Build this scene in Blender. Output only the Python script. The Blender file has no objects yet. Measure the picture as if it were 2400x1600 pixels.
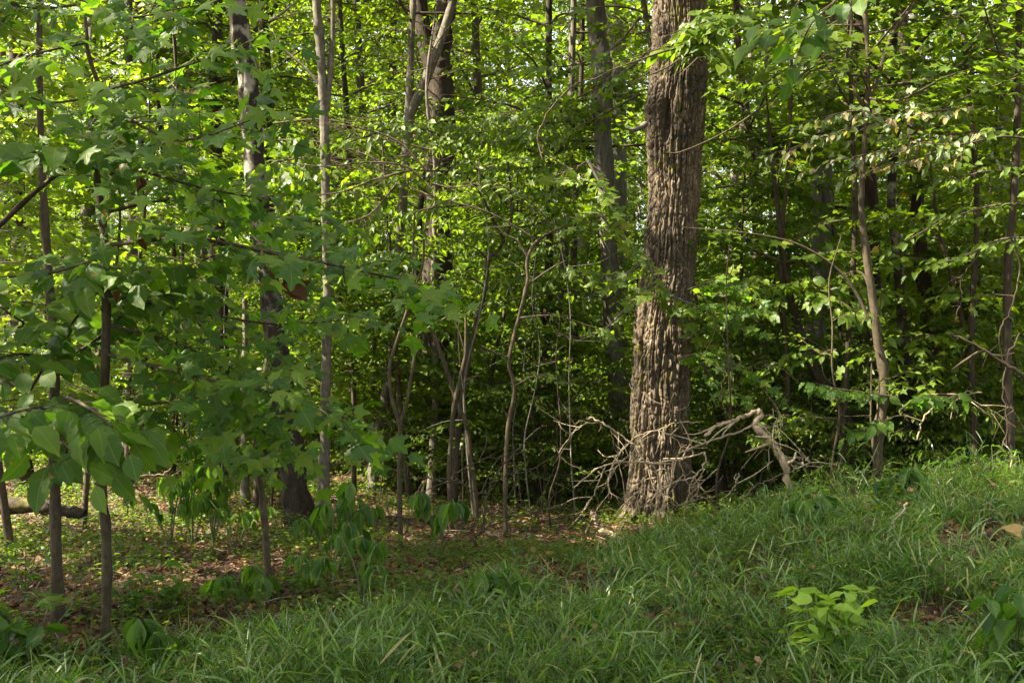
import bpy, math
import numpy as np
from math import radians as R, sin, cos, pi
SC = bpy.context.scene
COL = SC.collection
# ------------------------------------------------------------------ camera, light, exposure
CZ, F, HX, HY = 1.6, 2333.0, 1200.0, 837.0        # eye height, focal length in pixels of the 2400 px photo, principal column, horizon row
cam = bpy.data.cameras.new('camera'); co = bpy.data.objects.new('camera', cam); COL.objects.link(co)
co.location = (0, 0, CZ); co.rotation_euler = (R(90), 0, 0)
cam.sensor_width = 36; cam.lens = 36*F/2400; cam.shift_y = (HY-800)/2400
cam.clip_start = .05; cam.clip_end = 2000
SC.camera = co
SUN_EL = 50.0
SH = np.array([-.97, -.20]); SH /= np.linalg.norm(SH)
TOSUN = np.array([SH[0]*cos(R(SUN_EL)), SH[1]*cos(R(SUN_EL)), sin(R(SUN_EL))])
w = bpy.data.worlds.new('World'); SC.world = w; w.use_nodes = True
sky = w.node_tree.nodes.new('ShaderNodeTexSky'); sky.sky_type = 'NISHITA'; sky.sun_disc = False
sky.sun_elevation = R(SUN_EL); sky.sun_rotation = math.atan2(SH[0], SH[1]); sky.air_density = 1.0; sky.dust_density = 3.0; sky.ozone_density = .6
bg = w.node_tree.nodes['Background']; bg.inputs[1].default_value = .082
hs = w.node_tree.nodes.new('ShaderNodeHueSaturation'); hs.inputs['Saturation'].default_value = .30     # thin white cloud over the blue
w.node_tree.links.new(sky.outputs[0], hs.inputs['Color']); w.node_tree.links.new(hs.outputs[0], bg.inputs[0])
sun = bpy.data.lights.new('sun', 'SUN'); sun.energy = 5.0; sun.angle = R(.5); sun.color = (1, .90, .71)
so = bpy.data.objects.new('sun', sun); COL.objects.link(so)
from mathutils import Vector
so.rotation_euler = Vector(TOSUN).to_track_quat('Z', 'Y').to_euler()
vs = SC.view_settings; vs.view_transform = 'Standard'; vs.look = 'None'; vs.exposure = 2.98; vs.gamma = 1
SC.cycles.max_bounces = 7; SC.cycles.diffuse_bounces = 4; SC.cycles.glossy_bounces = 2; SC.cycles.transmission_bounces = 4
SC.cycles.sample_clamp_indirect = 6

rng = np.random.default_rng(7)
UP = np.array([0, 0, 1.])
# ------------------------------------------------------------------ numpy helpers
def W(px, py, Y): return np.array([(px-HX)/F*Y, Y, CZ+(HY-py)/F*Y])
def nrm(a): return a/np.maximum(np.linalg.norm(a, axis=-1, keepdims=True), 1e-9)
def sst(t): t = np.clip(t, 0, 1); return t*t*(3-2*t)
def perlin(x, y, per=0, seed=0):
    r = np.random.default_rng(seed); g = r.uniform(0, 2*pi, (256, 256)); gx, gy = np.cos(g), np.sin(g)
    x0 = np.floor(x).astype(int); y0 = np.floor(y).astype(int); fx, fy = x-x0, y-y0
    def q(ix, iy, dx, dy):
        ix = (ix % per if per else ix) % 256; iy = iy % 256
        return gx[ix, iy]*dx+gy[ix, iy]*dy
    u = fx**3*(fx*(fx*6-15)+10); v = fy**3*(fy*(fy*6-15)+10)
    a = q(x0, y0, fx, fy)*(1-u)+q(x0+1, y0, fx-1, fy)*u
    b = q(x0, y0+1, fx, fy-1)*(1-u)+q(x0+1, y0+1, fx-1, fy-1)*u
    return (a*(1-v)+b*v)*1.5
def ground(x, y):
    x = np.asarray(x, float); y = np.asarray(y, float)
    m = .52*sst((x-.65)/2.9)*np.exp(-(np.where(y < 8, (8-y)/2.5, (y-8)/2.7))**2)
    m = m-.2*sst((y-6.5)/4.5)+.028*np.maximum(y-24, 0)+.0*x
    m = m+.06*perlin(x*.5+40, y*.5+40, 0, 3)+.045*perlin(x*1.7+90, y*1.7+20, 0, 4)+.02*perlin(x*4+9, y*4+2, 0, 6)
    return m
def resample(P, n):
    P = np.asarray(P, float)
    if len(P) < 3:
        t = np.linspace(0, 1, n)[:, None]; return P[0]*(1-t)+P[-1]*t
    Q = np.vstack([2*P[0]-P[1], P, 2*P[-1]-P[-2]]); L = len(P)-1
    t = np.linspace(0, L, n); i = np.minimum(t.astype(int), L-1); f = (t-i)[:, None]
    a, b, c, d = Q[i], Q[i+1], Q[i+2], Q[i+3]
    return .5*((2*b)+(c-a)*f+(2*a-5*b+4*c-d)*f**2+(3*b-3*c+d-a)*f**3)
def tubes(P, Rr, sides):
    """P (N,k,3), Rr (N,k): N tubes at once."""
    N, k, _ = P.shape
    T = np.empty_like(P); T[:, 1:-1] = P[:, 2:]-P[:, :-2]; T[:, 0] = P[:, 1]-P[:, 0]; T[:, -1] = P[:, -1]-P[:, -2]; T = nrm(T)
    ref = np.where(np.abs(nrm(P[:, -1]-P[:, 0])[:, 2:3]) > .75, np.array([[1., .1, 0]]), UP[None])[:, None, :]
    A = nrm(np.cross(T, np.broadcast_to(ref, T.shape))); Bv = np.cross(T, A)
    th = np.arange(sides)*2*pi/sides
    V = P[:, :, None]+Rr[:, :, None, None]*(A[:, :, None]*np.cos(th)[:, None]+Bv[:, :, None]*np.sin(th)[:, None])
    n = np.arange(N)[:, None, None]*k*sides; j = np.arange(k-1)[None, :, None]*sides; s = np.arange(sides)[None, None]
    s2 = (s+1) % sides
    Fq = np.stack([n+j+s, n+j+s2, n+j+sides+s2, n+j+sides+s], -1).reshape(-1, 4)
    return V.reshape(-1, 3), Fq
def mesh(name, parts, mats, smooth=()):
    """parts: list of (V, F, material index, uv or None); smooth: material indices shaded smooth."""
    parts = [p for p in parts if len(p[0])]
    V = np.concatenate([p[0] for p in parts]).astype(np.float32)
    me = bpy.data.meshes.new(name); me.vertices.add(len(V)); me.vertices.foreach_set('co', V.ravel())
    off = 0; loops = []; tot = []; mi = []; uv = []
    for v, f, m, u in parts:
        loops.append((f+off).ravel()); tot.append(np.full(len(f), f.shape[1])); mi.append(np.full(len(f), m))
        uv.append((u if u is not None else np.zeros((len(v), 2)))[f.ravel()]); off += len(v)
    loops = np.concatenate(loops); tot = np.concatenate(tot); mi = np.concatenate(mi)
    me.loops.add(len(loops)); me.loops.foreach_set('vertex_index', loops.astype(np.int32))
    me.polygons.add(len(tot)); st = np.concatenate([[0], np.cumsum(tot)[:-1]])
    me.polygons.foreach_set('loop_start', st.astype(np.int32)); me.polygons.foreach_set('material_index', mi.astype(np.int32))
    me.polygons.foreach_set('use_smooth', np.isin(mi, list(smooth)))
    ul = me.uv_layers.new(name='uv'); ul.data.foreach_set('uv', np.concatenate(uv).astype(np.float32).ravel())
    for m in mats: me.materials.append(m)
    me.update(calc_edges=True)
    return me
def link(name, me, parent=None, loc=None):
    o = bpy.data.objects.new(name, me); COL.objects.link(o)
    if parent: o.parent = parent
    if loc is not None: o.location = loc
    return o
def tag(o, label, cat, group=None, kind=None):
    if label: o['label'] = label
    if cat: o['category'] = cat
    if group: o['group'] = group
    if kind: o['kind'] = kind
    return o
def thing(name, loc, label, cat, group=None):
    return tag(link(name, None, None, loc), label, cat, group)
# ------------------------------------------------------------------ leaf templates: x across, y along, z normal
def grid_leaf(prof, nu, fold=.12, droop=.15, ripple=0.0, seed=0):
    r = np.random.default_rng(seed); nv = len(prof); V = []; U = []
    for i, hw in enumerate(prof):
        y = i/(nv-1)
        for j in range(nu):
            s = -1+2*j/(nu-1)
            z = fold*abs(s)*hw*1.4-droop*y*y+ripple*sin(y*19+s*2)*abs(s)*hw
            V.append((s*hw*(1-.0*abs(s)), y-.05*abs(s)*hw, z)); U.append((.5+.5*s*hw*1.6, y))
    Fc = []
    for i in range(nv-1):
        for j in range(nu-1):
            a = i*nu+j; Fc += [(a, a+1, a+nu+1), (a, a+nu+1, a+nu)]
    return np.array(V), np.array(Fc), np.array(U)
def kite(wd=.62, fold=.08, droop=.1):
    V = np.array([(0, 0, 0), (-wd/2, .42, fold), (0, 1, -droop), (wd/2, .42, fold)])
    return V, np.array([(0, 3, 2), (0, 2, 1)]), np.array([(.5, 0), (.1, .4), (.5, 1), (.9, .4)])
def ovate(wd=.55, fold=.12, droop=.14):
    h = wd/2
    V = np.array([(0, 0, 0), (-h*.85, .28, fold*.8), (0, .33, 0), (h*.85, .28, fold*.8), (-h*.8, .64, fold*.6-droop*.4), (0, .68, -droop*.45), (h*.8, .64, fold*.6-droop*.4), (0, 1, -droop)])
    Fc = np.array([(0, 2, 1), (0, 3, 2), (1, 2, 5), (1, 5, 4), (2, 3, 6), (2, 6, 5), (4, 5, 7), (5, 6, 7)])
    return V, Fc, np.stack([.5+V[:, 0], V[:, 1]], 1)
def maple(deep=.5, droop=.22, teeth=True):
    """palmate leaf, five lobes, stalk at the origin"""
    lob = [(-118, .50), (-62, .82), (0, 1.0), (62, .82), (118, .50)]; out = []
    c = np.array([0, .26])
    def pol(a, r): return c+r*np.array([sin(R(a)), cos(R(a))])*np.array([.74, .74])
    out.append((0, 0)); 
    for i, (a, r) in enumerate(lob):
        out.append(pol(a-13, r*.66)); 
        if teeth: out.append(pol(a-11, r*.80))
        out.append(pol(a, r))
        if teeth: out.append(pol(a+11, r*.80))
        out.append(pol(a+13, r*.66))
        if i < 4: out.append(pol((a+lob[i+1][0])/2, .60*(1-deep)+.12))
    out = np.array(out); n = len(out)
    inner = c+(out-c)*.5
    P = np.vstack([c[None], inner, out]); rr = np.linalg.norm(P-c, axis=1); ang = np.arctan2(P[:, 0]-c[0], P[:, 1]-c[1])
    z = -droop*rr**2+.05*np.cos(ang*5.8)*rr
    V = np.column_stack([P, z]); Fc = []
    for i in range(n):
        j = (i+1) % n
        Fc += [(0, 1+j, 1+i), (1+i, 1+j, 1+n+j), (1+i, 1+n+j, 1+n+i)]
    V = V*[1, .82, 1]
    return V, np.array(Fc), np.stack([.5+V[:, 0], V[:, 1]], 1)
def lobed_small(droop=.15):
    pts = [(0, 0), (-.34, .12), (-.22, .30), (-.50, .52), (-.20, .58), (0, 1), (.20, .58), (.50, .52), (.22, .30), (.34, .12)]
    V = np.array([(x, y, -droop*(x*x+y*y)+.08*abs(x)) for x, y in [(0, .38)]+pts]); n = len(pts)
    return V, np.array([(0, 1+(i+1) % n, 1+i) for i in range(n)]), np.stack([.5+V[:, 0], V[:, 1]], 1)
TP = dict(kite=kite(), kitew=kite(.8, .05, .15), ovate=ovate(), lance=ovate(.34, .1, .3), maple=maple(), maples=lobed_small(), maple2=maple(.35, .35), maple3=maple(.6, -.12),
          big=grid_leaf([.03, .16, .25, .30, .31, .29, .24, .16, .06, .0], 7, .10, .22, .10), wilt2=grid_leaf([.02, .09, .14, .16, .15, .12, .07, .0], 5, .8, .15, .2), wilt=grid_leaf([.02, .15, .22, .25, .22, .15, .06, .0], 5, .75, -.05, .25))
class Leaves:
    """collected leaves of one template, baked into one array"""
    def __init__(s): s.d = {}
    def add(s, tpl, p, d, n, size, zs=None):
        s.d.setdefault(tpl, []).append((p, d, n, size, np.ones(len(p)) if zs is None else zs))
    def bake(s, mi=0, carve=None, keep=None):
        out = []
        for tpl, L in s.d.items():
            p, d, n, size, zs = [np.concatenate(a) for a in zip(*L)]
            if carve is not None:
                k = carve(p); p, d, n, size, zs = p[k], d[k], n[k], size[k], zs[k]
            if not len(p): continue
            V, Fc, U = TP[tpl]; d = nrm(d); x = nrm(np.cross(d, n)); z = np.cross(x, d)
            G = p[:, None]+size[:, None, None]*(V[None, :, :1]*x[:, None]+V[None, :, 1:2]*d[:, None]+zs[:, None, None]*V[None, :, 2:]*z[:, None])
            FF = Fc[None]+np.arange(len(p))[:, None, None]*len(V)
            out.append((G.reshape(-1, 3), FF.reshape(-1, 3), mi, np.tile(U, (len(p), 1))))
        return out
    def count(s): return sum(len(a[0]) for L in s.d.values() for a in L)
SHAFTS = []          # (point, radius): gaps in the canopy through which the sun reaches that point
def shaft_carver(inv=None, tmin=.6):
    def f(p):
        q = p if inv is None else inv(p)
        keep = np.ones(len(q), bool)
        for c, r in SHAFTS:
            v = q-c; t = v@TOSUN; dd = np.linalg.norm(v-t[:, None]*TOSUN, axis=1)
            keep &= ~((dd < r) & (t > tmin))
        return keep
    return f
class Plant:
    def __init__(s, rg, face=0.): s.wood = []; s.lv = Leaves(); s.r = rg; s.face = face   # face: leaves at the wood's edge turn towards the open clearing
    def tube(s, P, r0, r1, sides=6, n=None, pw=1.0):
        P = resample(P, n or max(5, 3*len(P))); t = np.linspace(0, 1, len(P))**pw
        s.wood.append(tubes(P[None], (r0*(1-t)+r1*t)[None], sides)); return P
    def twig_leaves(s, p0, d, l, tpl, ls, size, droop, tilt, ldroop, tr=.0022, sides=3):
        """N twigs from p0 along d with length l; leaves alternate along each"""
        r = s.r; N = len(p0); k = 4; u = np.linspace(0, 1, k)
        d = nrm(d)
        wob = r.normal(0, .05, (N, 3))
        def at(ix, t): return p0[ix]+d[ix]*(l[ix]*t)[:, None]+wob[ix]*(l[ix]*np.sin(t*3))[:, None]-UP*(droop*l[ix]*t*t)[:, None]
        ii = np.repeat(np.arange(N), k); tt = np.tile(u, N); P = at(ii, tt).reshape(N, k, 3)
        s.wood.append(tubes(P, np.broadcast_to(tr*(1.15-u), (N, k))*(.6+l[:, None]), sides))
        cnt = np.maximum(2, (l/ls).astype(int)); ix = np.repeat(np.arange(N), cnt)
        o = np.concatenate([np.arange(c) for c in cnt]) if N else np.zeros(0, int)
        t = np.clip((o+.7+r.uniform(-.3, .3, len(o)))/cnt[ix], .08, 1.0); side = np.where(o % 2, 1, -1.)
        last = o == cnt[ix]-1; side = np.where(last, r.uniform(-.3, .3, len(o)), side)
        dd = d[ix]-UP*(2*droop*t)[:, None]; S = nrm(np.cross(dd, UP)+1e-6)
        b = r.uniform(.55, 1.25, len(ix)); b = np.where(last, .2, b)
        ld = nrm(dd)*np.cos(b)[:, None]+S*(side*np.sin(b))[:, None]-UP*(ldroop*r.uniform(.2, 1.3, len(ix)))[:, None]
        nn = UP+r.normal(0, tilt, (len(ix), 3))+np.array([-.15, -1, 0])*s.face*r.uniform(.3, 1.5, (len(ix), 1)); sz = size*r.uniform(.6, 1.18, len(ix))
        pp = at(ix, t); ld = nrm(ld)
        zs = r.uniform(.2, 2.4, len(ix)); tp = tpl if isinstance(tpl, tuple) else (tpl,); w_ = r.integers(0, len(tp), len(ix))
        for k_, t_ in enumerate(tp):
            m_ = w_ == k_
            if m_.any(): s.lv.add(t_, (pp+ld*(sz*.16)[:, None])[m_], ld[m_], nn[m_], sz[m_], zs[m_])
    def branch(s, P, r0, r1, tl, ts, tpl, ls, size, droop=.1, start=.2, tilt=.35, ldroop=.25, sides=5, flat=.18, n=10, tr=.0022):
        r = s.r; P = s.tube(P, r0, r1, sides, n); L = np.linalg.norm(np.diff(P, axis=0), axis=1).sum()
        c = max(2, int(L*(1-start)/ts)); t = np.sort(start+(1-start)*(np.arange(c)+r.uniform(.1, .9, c))/c)
        x = t*(len(P)-1); i = np.minimum(x.astype(int), len(P)-2); f = (x-i)[:, None]
        p = P[i]*(1-f)+P[i+1]*f; T = nrm(P[i+1]-P[i]); sd = np.where(np.arange(c) % 2, 1, -1.)
        S = nrm(np.cross(T, UP)+1e-6); a = r.uniform(.6, 1.15, c)
        d = T*np.cos(a)[:, None]+S*(sd*np.sin(a))[:, None]+UP*r.normal(.04, flat, c)[:, None]
        l = tl*(1.05-.6*t)*r.uniform(.55, 1.15, c)
        p = np.vstack([p, P[-1:]]); d = np.vstack([d, T[-1:]]); l = np.append(l, tl*.55)
        s.twig_leaves(p, d, l, tpl, ls, size, droop, tilt, ldroop, tr)
def cat(wood):
    V = []; Fq = []; o = 0
    for v, f in wood: V.append(v); Fq.append(f+o); o += len(v)
    return (np.concatenate(V), np.concatenate(Fq)) if V else (np.zeros((0, 3)), np.zeros((0, 4), int))
# ------------------------------------------------------------------ materials
def nt(name):
    m = bpy.data.materials.new(name); m.use_nodes = True; t = m.node_tree; t.nodes.clear()
    return m, t, t.nodes.new('ShaderNodeOutputMaterial'), lambda k: t.nodes.new('ShaderNode'+k), lambda a, b: t.links.new(a, b)
def ramp(n, stops):
    e = n.color_ramp.elements
    while len(e) < len(stops): e.new(.5)
    for x, (p, c) in zip(e, stops): x.position = p; x.color = (*c, 1)
    return n
def leaf_mat(name, stops, trans=.5, rough=.45, spec=.5, tmul=(2.4, 2.6, .9), veins=False, spots=0.0):
    m, t, out, N, K = nt(name)
    g = N('NewGeometry'); rp = ramp(N('ValToRGB'), stops); oi = N('ObjectInfo')
    ad = N('Math'); ad.operation = 'MULTIPLY_ADD'; ad.inputs[1].default_value = .10
    sb = N('Math'); sb.operation = 'MULTIPLY'; sb.inputs[1].default_value = .90; K(g.outputs['Random Per Island'], sb.inputs[0])
    K(oi.outputs['Random'], ad.inputs[0]); K(sb.outputs[0], ad.inputs[2]); K(ad.outputs[0], rp.inputs[0])
    colr = rp.outputs[0]
    if veins:
        uv = N('UVMap'); sx = N('SeparateXYZ'); K(uv.outputs[0], sx.inputs[0])
        a = N('Math'); a.operation = 'SUBTRACT'; a.inputs[1].default_value = .5; K(sx.outputs[0], a.inputs[0])
        b = N('Math'); b.operation = 'ABSOLUTE'; K(a.outputs[0], b.inputs[0])
        mid = N('Math'); mid.operation = 'LESS_THAN'; mid.inputs[1].default_value = .013; K(b.outputs[0], mid.inputs[0])
        c = N('Math'); c.operation = 'MULTIPLY_ADD'; c.inputs[1].default_value = -.75; K(b.outputs[0], c.inputs[0]); K(sx.outputs[1], c.inputs[2])
        d = N('Math'); d.operation = 'MULTIPLY'; d.inputs[1].default_value = 9.0; K(c.outputs[0], d.inputs[0])
        e = N('Math'); e.operation = 'FRACT'; K(d.outputs[0], e.inputs[0])
        f = N('Math'); f.operation = 'LESS_THAN'; f.inputs[1].default_value = .10; K(e.outputs[0], f.inputs[0])
        h = N('Math'); h.operation = 'MULTIPLY'; h.inputs[1].default_value = .4; K(f.outputs[0], h.inputs[0])
        mx = N('Math'); mx.operation = 'MAXIMUM'; K(mid.outputs[0], mx.inputs[0]); K(h.outputs[0], mx.inputs[1])
        mm = N('Math'); mm.operation = 'MULTIPLY'; mm.inputs[1].default_value = .35; K(mx.outputs[0], mm.inputs[0])
        cm = N('MixRGB'); cm.inputs[2].default_value = (.16, .22, .06, 1); K(mm.outputs[0], cm.inputs[0]); K(colr, cm.inputs[1]); colr = cm.outputs[0]
    if spots:
        tc = N('TexCoord'); no = N('TexNoise'); no.inputs['Scale'].default_value = 22; no.inputs['Detail'].default_value = 2; K(tc.outputs['Object'], no.inputs[0])
        rr = ramp(N('ValToRGB'), [(.5+.5*(1-spots)*.5, (0, 0, 0)), (.53+.5*(1-spots)*.5, (1, 1, 1))]); K(no.outputs[0], rr.inputs[0])
        c2 = N('MixRGB'); c2.inputs[2].default_value = (.20, .13, .04, 1); K(rr.outputs[0], c2.inputs[0]); K(colr, c2.inputs[1]); colr = c2.outputs[0]
    p = N('BsdfPrincipled'); K(colr, p.inputs['Base Color']); p.inputs['Roughness'].default_value = rough; p.inputs['Specular IOR Level'].default_value = spec
    tl = N('BsdfTranslucent'); mu = N('MixRGB'); mu.blend_type = 'MULTIPLY'; mu.inputs[0].default_value = 1; mu.inputs[2].default_value = (*tmul, 1)
    K(colr, mu.inputs[1]); K(mu.outputs[0], tl.inputs[0])
    mi = N('MixShader'); mi.inputs[0].default_value = trans; K(p.outputs[0], mi.inputs[1]); K(tl.outputs[0], mi.inputs[2]); K(mi.outputs[0], out.inputs[0])
    return m
def bark_mat(name, stops, zs=.18, scale=14, bump=.6, moss=0.0, patch=None, stain=0.0):
    m, t, out, N, K = nt(name); tc = N('TexCoord'); mp = N('Mapping'); mp.inputs['Scale'].default_value = (1, 1, zs); K(tc.outputs['Object'], mp.inputs[0])
    no = N('TexNoise'); no.inputs['Scale'].default_value = scale; no.inputs['Detail'].default_value = 6; no.inputs['Roughness'].default_value = .65; K(mp.outputs[0], no.inputs[0])
    vo = N('TexNoise'); vo.inputs['Scale'].default_value = scale*3.5; vo.inputs['Detail'].default_value = 4; K(mp.outputs[0], vo.inputs[0])
    md = N('MixRGB'); md.inputs[0].default_value = .4; K(no.outputs[0], md.inputs[1]); K(vo.outputs[0], md.inputs[2])
    rp = ramp(N('ValToRGB'), stops); K(md.outputs[0], rp.inputs[0]); colr = rp.outputs[0]
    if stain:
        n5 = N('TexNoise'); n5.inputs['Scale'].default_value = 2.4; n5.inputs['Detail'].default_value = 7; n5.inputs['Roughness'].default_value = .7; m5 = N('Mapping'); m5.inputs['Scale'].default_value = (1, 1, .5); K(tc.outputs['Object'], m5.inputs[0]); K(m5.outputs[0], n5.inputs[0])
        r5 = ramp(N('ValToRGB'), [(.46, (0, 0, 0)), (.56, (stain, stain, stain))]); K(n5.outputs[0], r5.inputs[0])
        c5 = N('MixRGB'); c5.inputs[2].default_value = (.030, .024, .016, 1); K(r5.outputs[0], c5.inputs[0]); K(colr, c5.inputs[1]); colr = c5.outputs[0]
    if patch:
        n3 = N('TexNoise'); n3.inputs['Scale'].default_value = 5; n3.inputs['Detail'].default_value = 5; K(tc.outputs['Object'], n3.inputs[0])
        r3 = ramp(N('ValToRGB'), [(.5, (0, 0, 0)), (.6, (1, 1, 1))]); K(n3.outputs[0], r3.inputs[0])
        c3 = N('MixRGB'); c3.inputs[2].default_value = (*patch, 1); sz = N('SeparateXYZ'); K(tc.outputs['Object'], sz.inputs[0]); mz = N('MapRange'); mz.inputs[1].default_value = 1.6; mz.inputs[2].default_value = 3.6; K(sz.outputs[2], mz.inputs[0]); mm = N('Math'); mm.operation = 'MULTIPLY'; K(r3.outputs[0], mm.inputs[0]); K(mz.outputs[0], mm.inputs[1]); K(mm.outputs[0], c3.inputs[0]); K(colr, c3.inputs[1]); colr = c3.outputs[0]
    if moss:
        n2 = N('TexNoise'); n2.inputs['Scale'].default_value = 3.2; n2.inputs['Detail'].default_value = 8; n2.inputs['Roughness'].default_value = .7; K(tc.outputs['Object'], n2.inputs[0])
        r2 = ramp(N('ValToRGB'), [(.66-.2*moss, (0, 0, 0)), (.74-.2*moss, (1, 1, 1))]); K(n2.outputs[0], r2.inputs[0])
        cm = N('MixRGB'); cm.inputs[2].default_value = (.10, .09, .02, 1); K(r2.outputs[0], cm.inputs[0]); K(colr, cm.inputs[1]); colr = cm.outputs[0]
    p = N('BsdfPrincipled'); p.inputs['Roughness'].default_value = .9; p.inputs['Specular IOR Level'].default_value = .2; K(colr, p.inputs['Base Color'])
    b = N('Bump'); b.inputs['Strength'].default_value = bump; b.inputs['Distance'].default_value = .02; K(md.outputs[0], b.inputs['Height']); K(b.outputs[0], p.inputs['Normal'])
    K(p.outputs[0], out.inputs[0]); return m
G = lambda r, g, b: (r, g, b)
M = {}
M['maple'] = leaf_mat('maple_leaf', [(0, G(.028, .066, .010)), (.45, G(.060, .118, .014)), (.9, G(.115, .172, .020)), (.985, G(.14, .17, .02)), (1, G(.30, .22, .02))], .48, .48, .24, (2.3, 2.7, .6), True, .3)
M['paw'] = leaf_mat('broad_leaf', [(0, G(.034, .078, .010)), (.5, G(.056, .112, .012)), (.93, G(.090, .150, .016)), (1, G(.16, .19, .03))], .46, .5, .22, (2.2, 2.5, .8), True, .22)
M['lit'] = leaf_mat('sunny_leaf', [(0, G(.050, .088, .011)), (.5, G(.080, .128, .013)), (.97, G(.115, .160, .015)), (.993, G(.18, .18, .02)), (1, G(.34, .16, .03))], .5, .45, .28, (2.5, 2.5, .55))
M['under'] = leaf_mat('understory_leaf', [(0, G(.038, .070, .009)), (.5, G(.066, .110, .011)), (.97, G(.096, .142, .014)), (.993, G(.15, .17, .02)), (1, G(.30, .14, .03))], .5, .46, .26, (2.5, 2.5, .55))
M['dark'] = leaf_mat('wilted_leaf', [(0, G(.018, .052, .010)), (.5, G(.036, .092, .012)), (1, G(.085, .14, .02))], .4, .5, .35, (2.0, 2.4, .6), True)
M['canopy'] = leaf_mat('canopy_leaf', [(0, G(.044, .074, .009)), (.5, G(.074, .112, .011)), (.98, G(.105, .148, .014)), (1, G(.20, .18, .02))], .5, .5, .22, (2.5, 2.5, .55))
M['yellow'] = leaf_mat('yellow_green_leaf', [(0, G(.12, .22, .02)), (.8, G(.20, .31, .03)), (.95, G(.30, .30, .03)), (1, G(.45, .25, .02))], .45, .45, .4, (1.8, 1.8, .7), True)
M['pale'] = leaf_mat('pale_curled_leaf', [(0, G(.08, .12, .05)), (.6, G(.13, .16, .07)), (.8, G(.22, .19, .09)), (1, G(.26, .15, .06))], .4, .5, .4, (1.8, 1.8, .8))
M['dead'] = leaf_mat('dead_leaf', [(0, G(.045, .022, .010)), (.5, G(.085, .040, .016)), (1, G(.17, .08, .03))], .2, .7, .2, (1.6, 1.2, .6))
M['tan'] = leaf_mat('tan_leaf', [(0, G(.46, .34, .16)), (1, G(.50, .38, .20))], .2, .6, .3, (1.3, 1.2, .8), True)
M['litter'] = leaf_mat('litter_leaf', [(0, G(.040, .022, .012)), (.45, G(.082, .040, .016)), (.8, G(.18, .082, .030)), (.95, G(.23, .14, .075)), (1, G(.36, .13, .03))], .12, .65, .35, (1.5, 1.2, .8))
M['grass'] = leaf_mat('grass_blade', [(0, G(.026, .056, .010)), (.35, G(.062, .120, .020)), (.82, G(.128, .205, .046)), (.93, G(.19, .20, .06)), (.97, G(.30, .23, .10)), (1, G(.34, .25, .12))], .38, .38, .5, (1.9, 2.2, .7))
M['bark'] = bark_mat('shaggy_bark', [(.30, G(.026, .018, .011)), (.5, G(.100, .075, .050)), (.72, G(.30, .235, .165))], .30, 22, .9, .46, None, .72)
M['grey'] = bark_mat('grey_bark', [(.32, G(.038, .033, .026)), (.55, G(.11, .098, .078)), (.75, G(.22, .20, .165))], .2, 18, .7, .2)
M['pale_bark'] = bark_mat('pale_bark', [(.30, G(.035, .030, .021)), (.5, G(.095, .083, .062)), (.75, G(.21, .187, .145))], .5, 18, .35, .15)
M['cherry'] = bark_mat('patchy_dark_bark', [(.35, G(.010, .008, .006)), (.6, G(.036, .027, .019)), (.8, G(.10, .08, .06))], .5, 22, .8, 0, (.22, .20, .16))
M['dark_bark'] = bark_mat('dark_bark', [(.32, G(.014, .010, .007)), (.55, G(.042, .031, .021)), (.8, G(.10, .08, .056))], .22, 18, .7, .25)
M['twig'] = bark_mat('twig_bark', [(.35, G(.035, .024, .016)), (.7, G(.10, .075, .05))], .5, 20, .2)
M['dead_wood'] = bark_mat('dead_wood', [(.32, G(.12, .09, .055)), (.55, G(.27, .21, .14)), (.8, G(.43, .35, .25))], .4, 20, .4)
M['brown_wood'] = bark_mat('brown_wood', [(.32, G(.022, .017, .010)), (.55, G(.062, .048, .029)), (.8, G(.13, .105, .07))], .4, 20, .4)
M['stem'] = leaf_mat('green_stem', [(0, G(.05, .09, .025)), (1, G(.10, .12, .04))], .2)
def ground_mat():
    m, t, out, N, K = nt('forest_floor'); tc = N('TexCoord')
    n1 = N('TexNoise'); n1.inputs['Scale'].default_value = 14; n1.inputs['Detail'].default_value = 8; n1.inputs['Roughness'].default_value = .75; K(tc.outputs['Object'], n1.inputs[0])
    r1 = ramp(N('ValToRGB'), [(.3, G(.018, .011, .007)), (.5, G(.06, .032, .018)), (.7, G(.13, .07, .04))]); K(n1.outputs[0], r1.inputs[0])
    p = N('BsdfPrincipled'); p.inputs['Roughness'].default_value = .95; K(r1.outputs[0], p.inputs['Base Color'])
    b = N('Bump'); b.inputs['Strength'].default_value = 1; b.inputs['Distance'].default_value = .03; K(n1.outputs[0], b.inputs['Height']); K(b.outputs[0], p.inputs['Normal'])
    K(p.outputs[0], out.inputs[0]); return m
M['ground'] = ground_mat()
# ------------------------------------------------------------------ ground: one sheet to the horizon
def axis(lim, near, step):
    a = list(np.arange(0, near, step)); s = step
    while a[-1] < lim: s *= 1.18; a.append(a[-1]+s)
    a = np.array(a); return np.concatenate([-a[:0:-1], a])
gx = axis(600, 9, .12); gy = axis(900, 15, .12)
X, Yg = np.meshgrid(gx, gy, indexing='ij'); Z = ground(X, np.minimum(Yg, 80)); Z = np.where(np.abs(X) > 80, np.minimum(Z, 2), Z)
nx, ny = X.shape; ii = (np.arange(nx-1)[:, None]*ny+np.arange(ny-1)[None]).ravel()
link('ground', mesh('ground', [(np.stack([X, Yg, Z], -1).reshape(-1, 3), np.stack([ii, ii+ny, ii+ny+1, ii+1], 1), 0, None)], [M['ground']], (0,)))['kind'] = 'structure'

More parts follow.
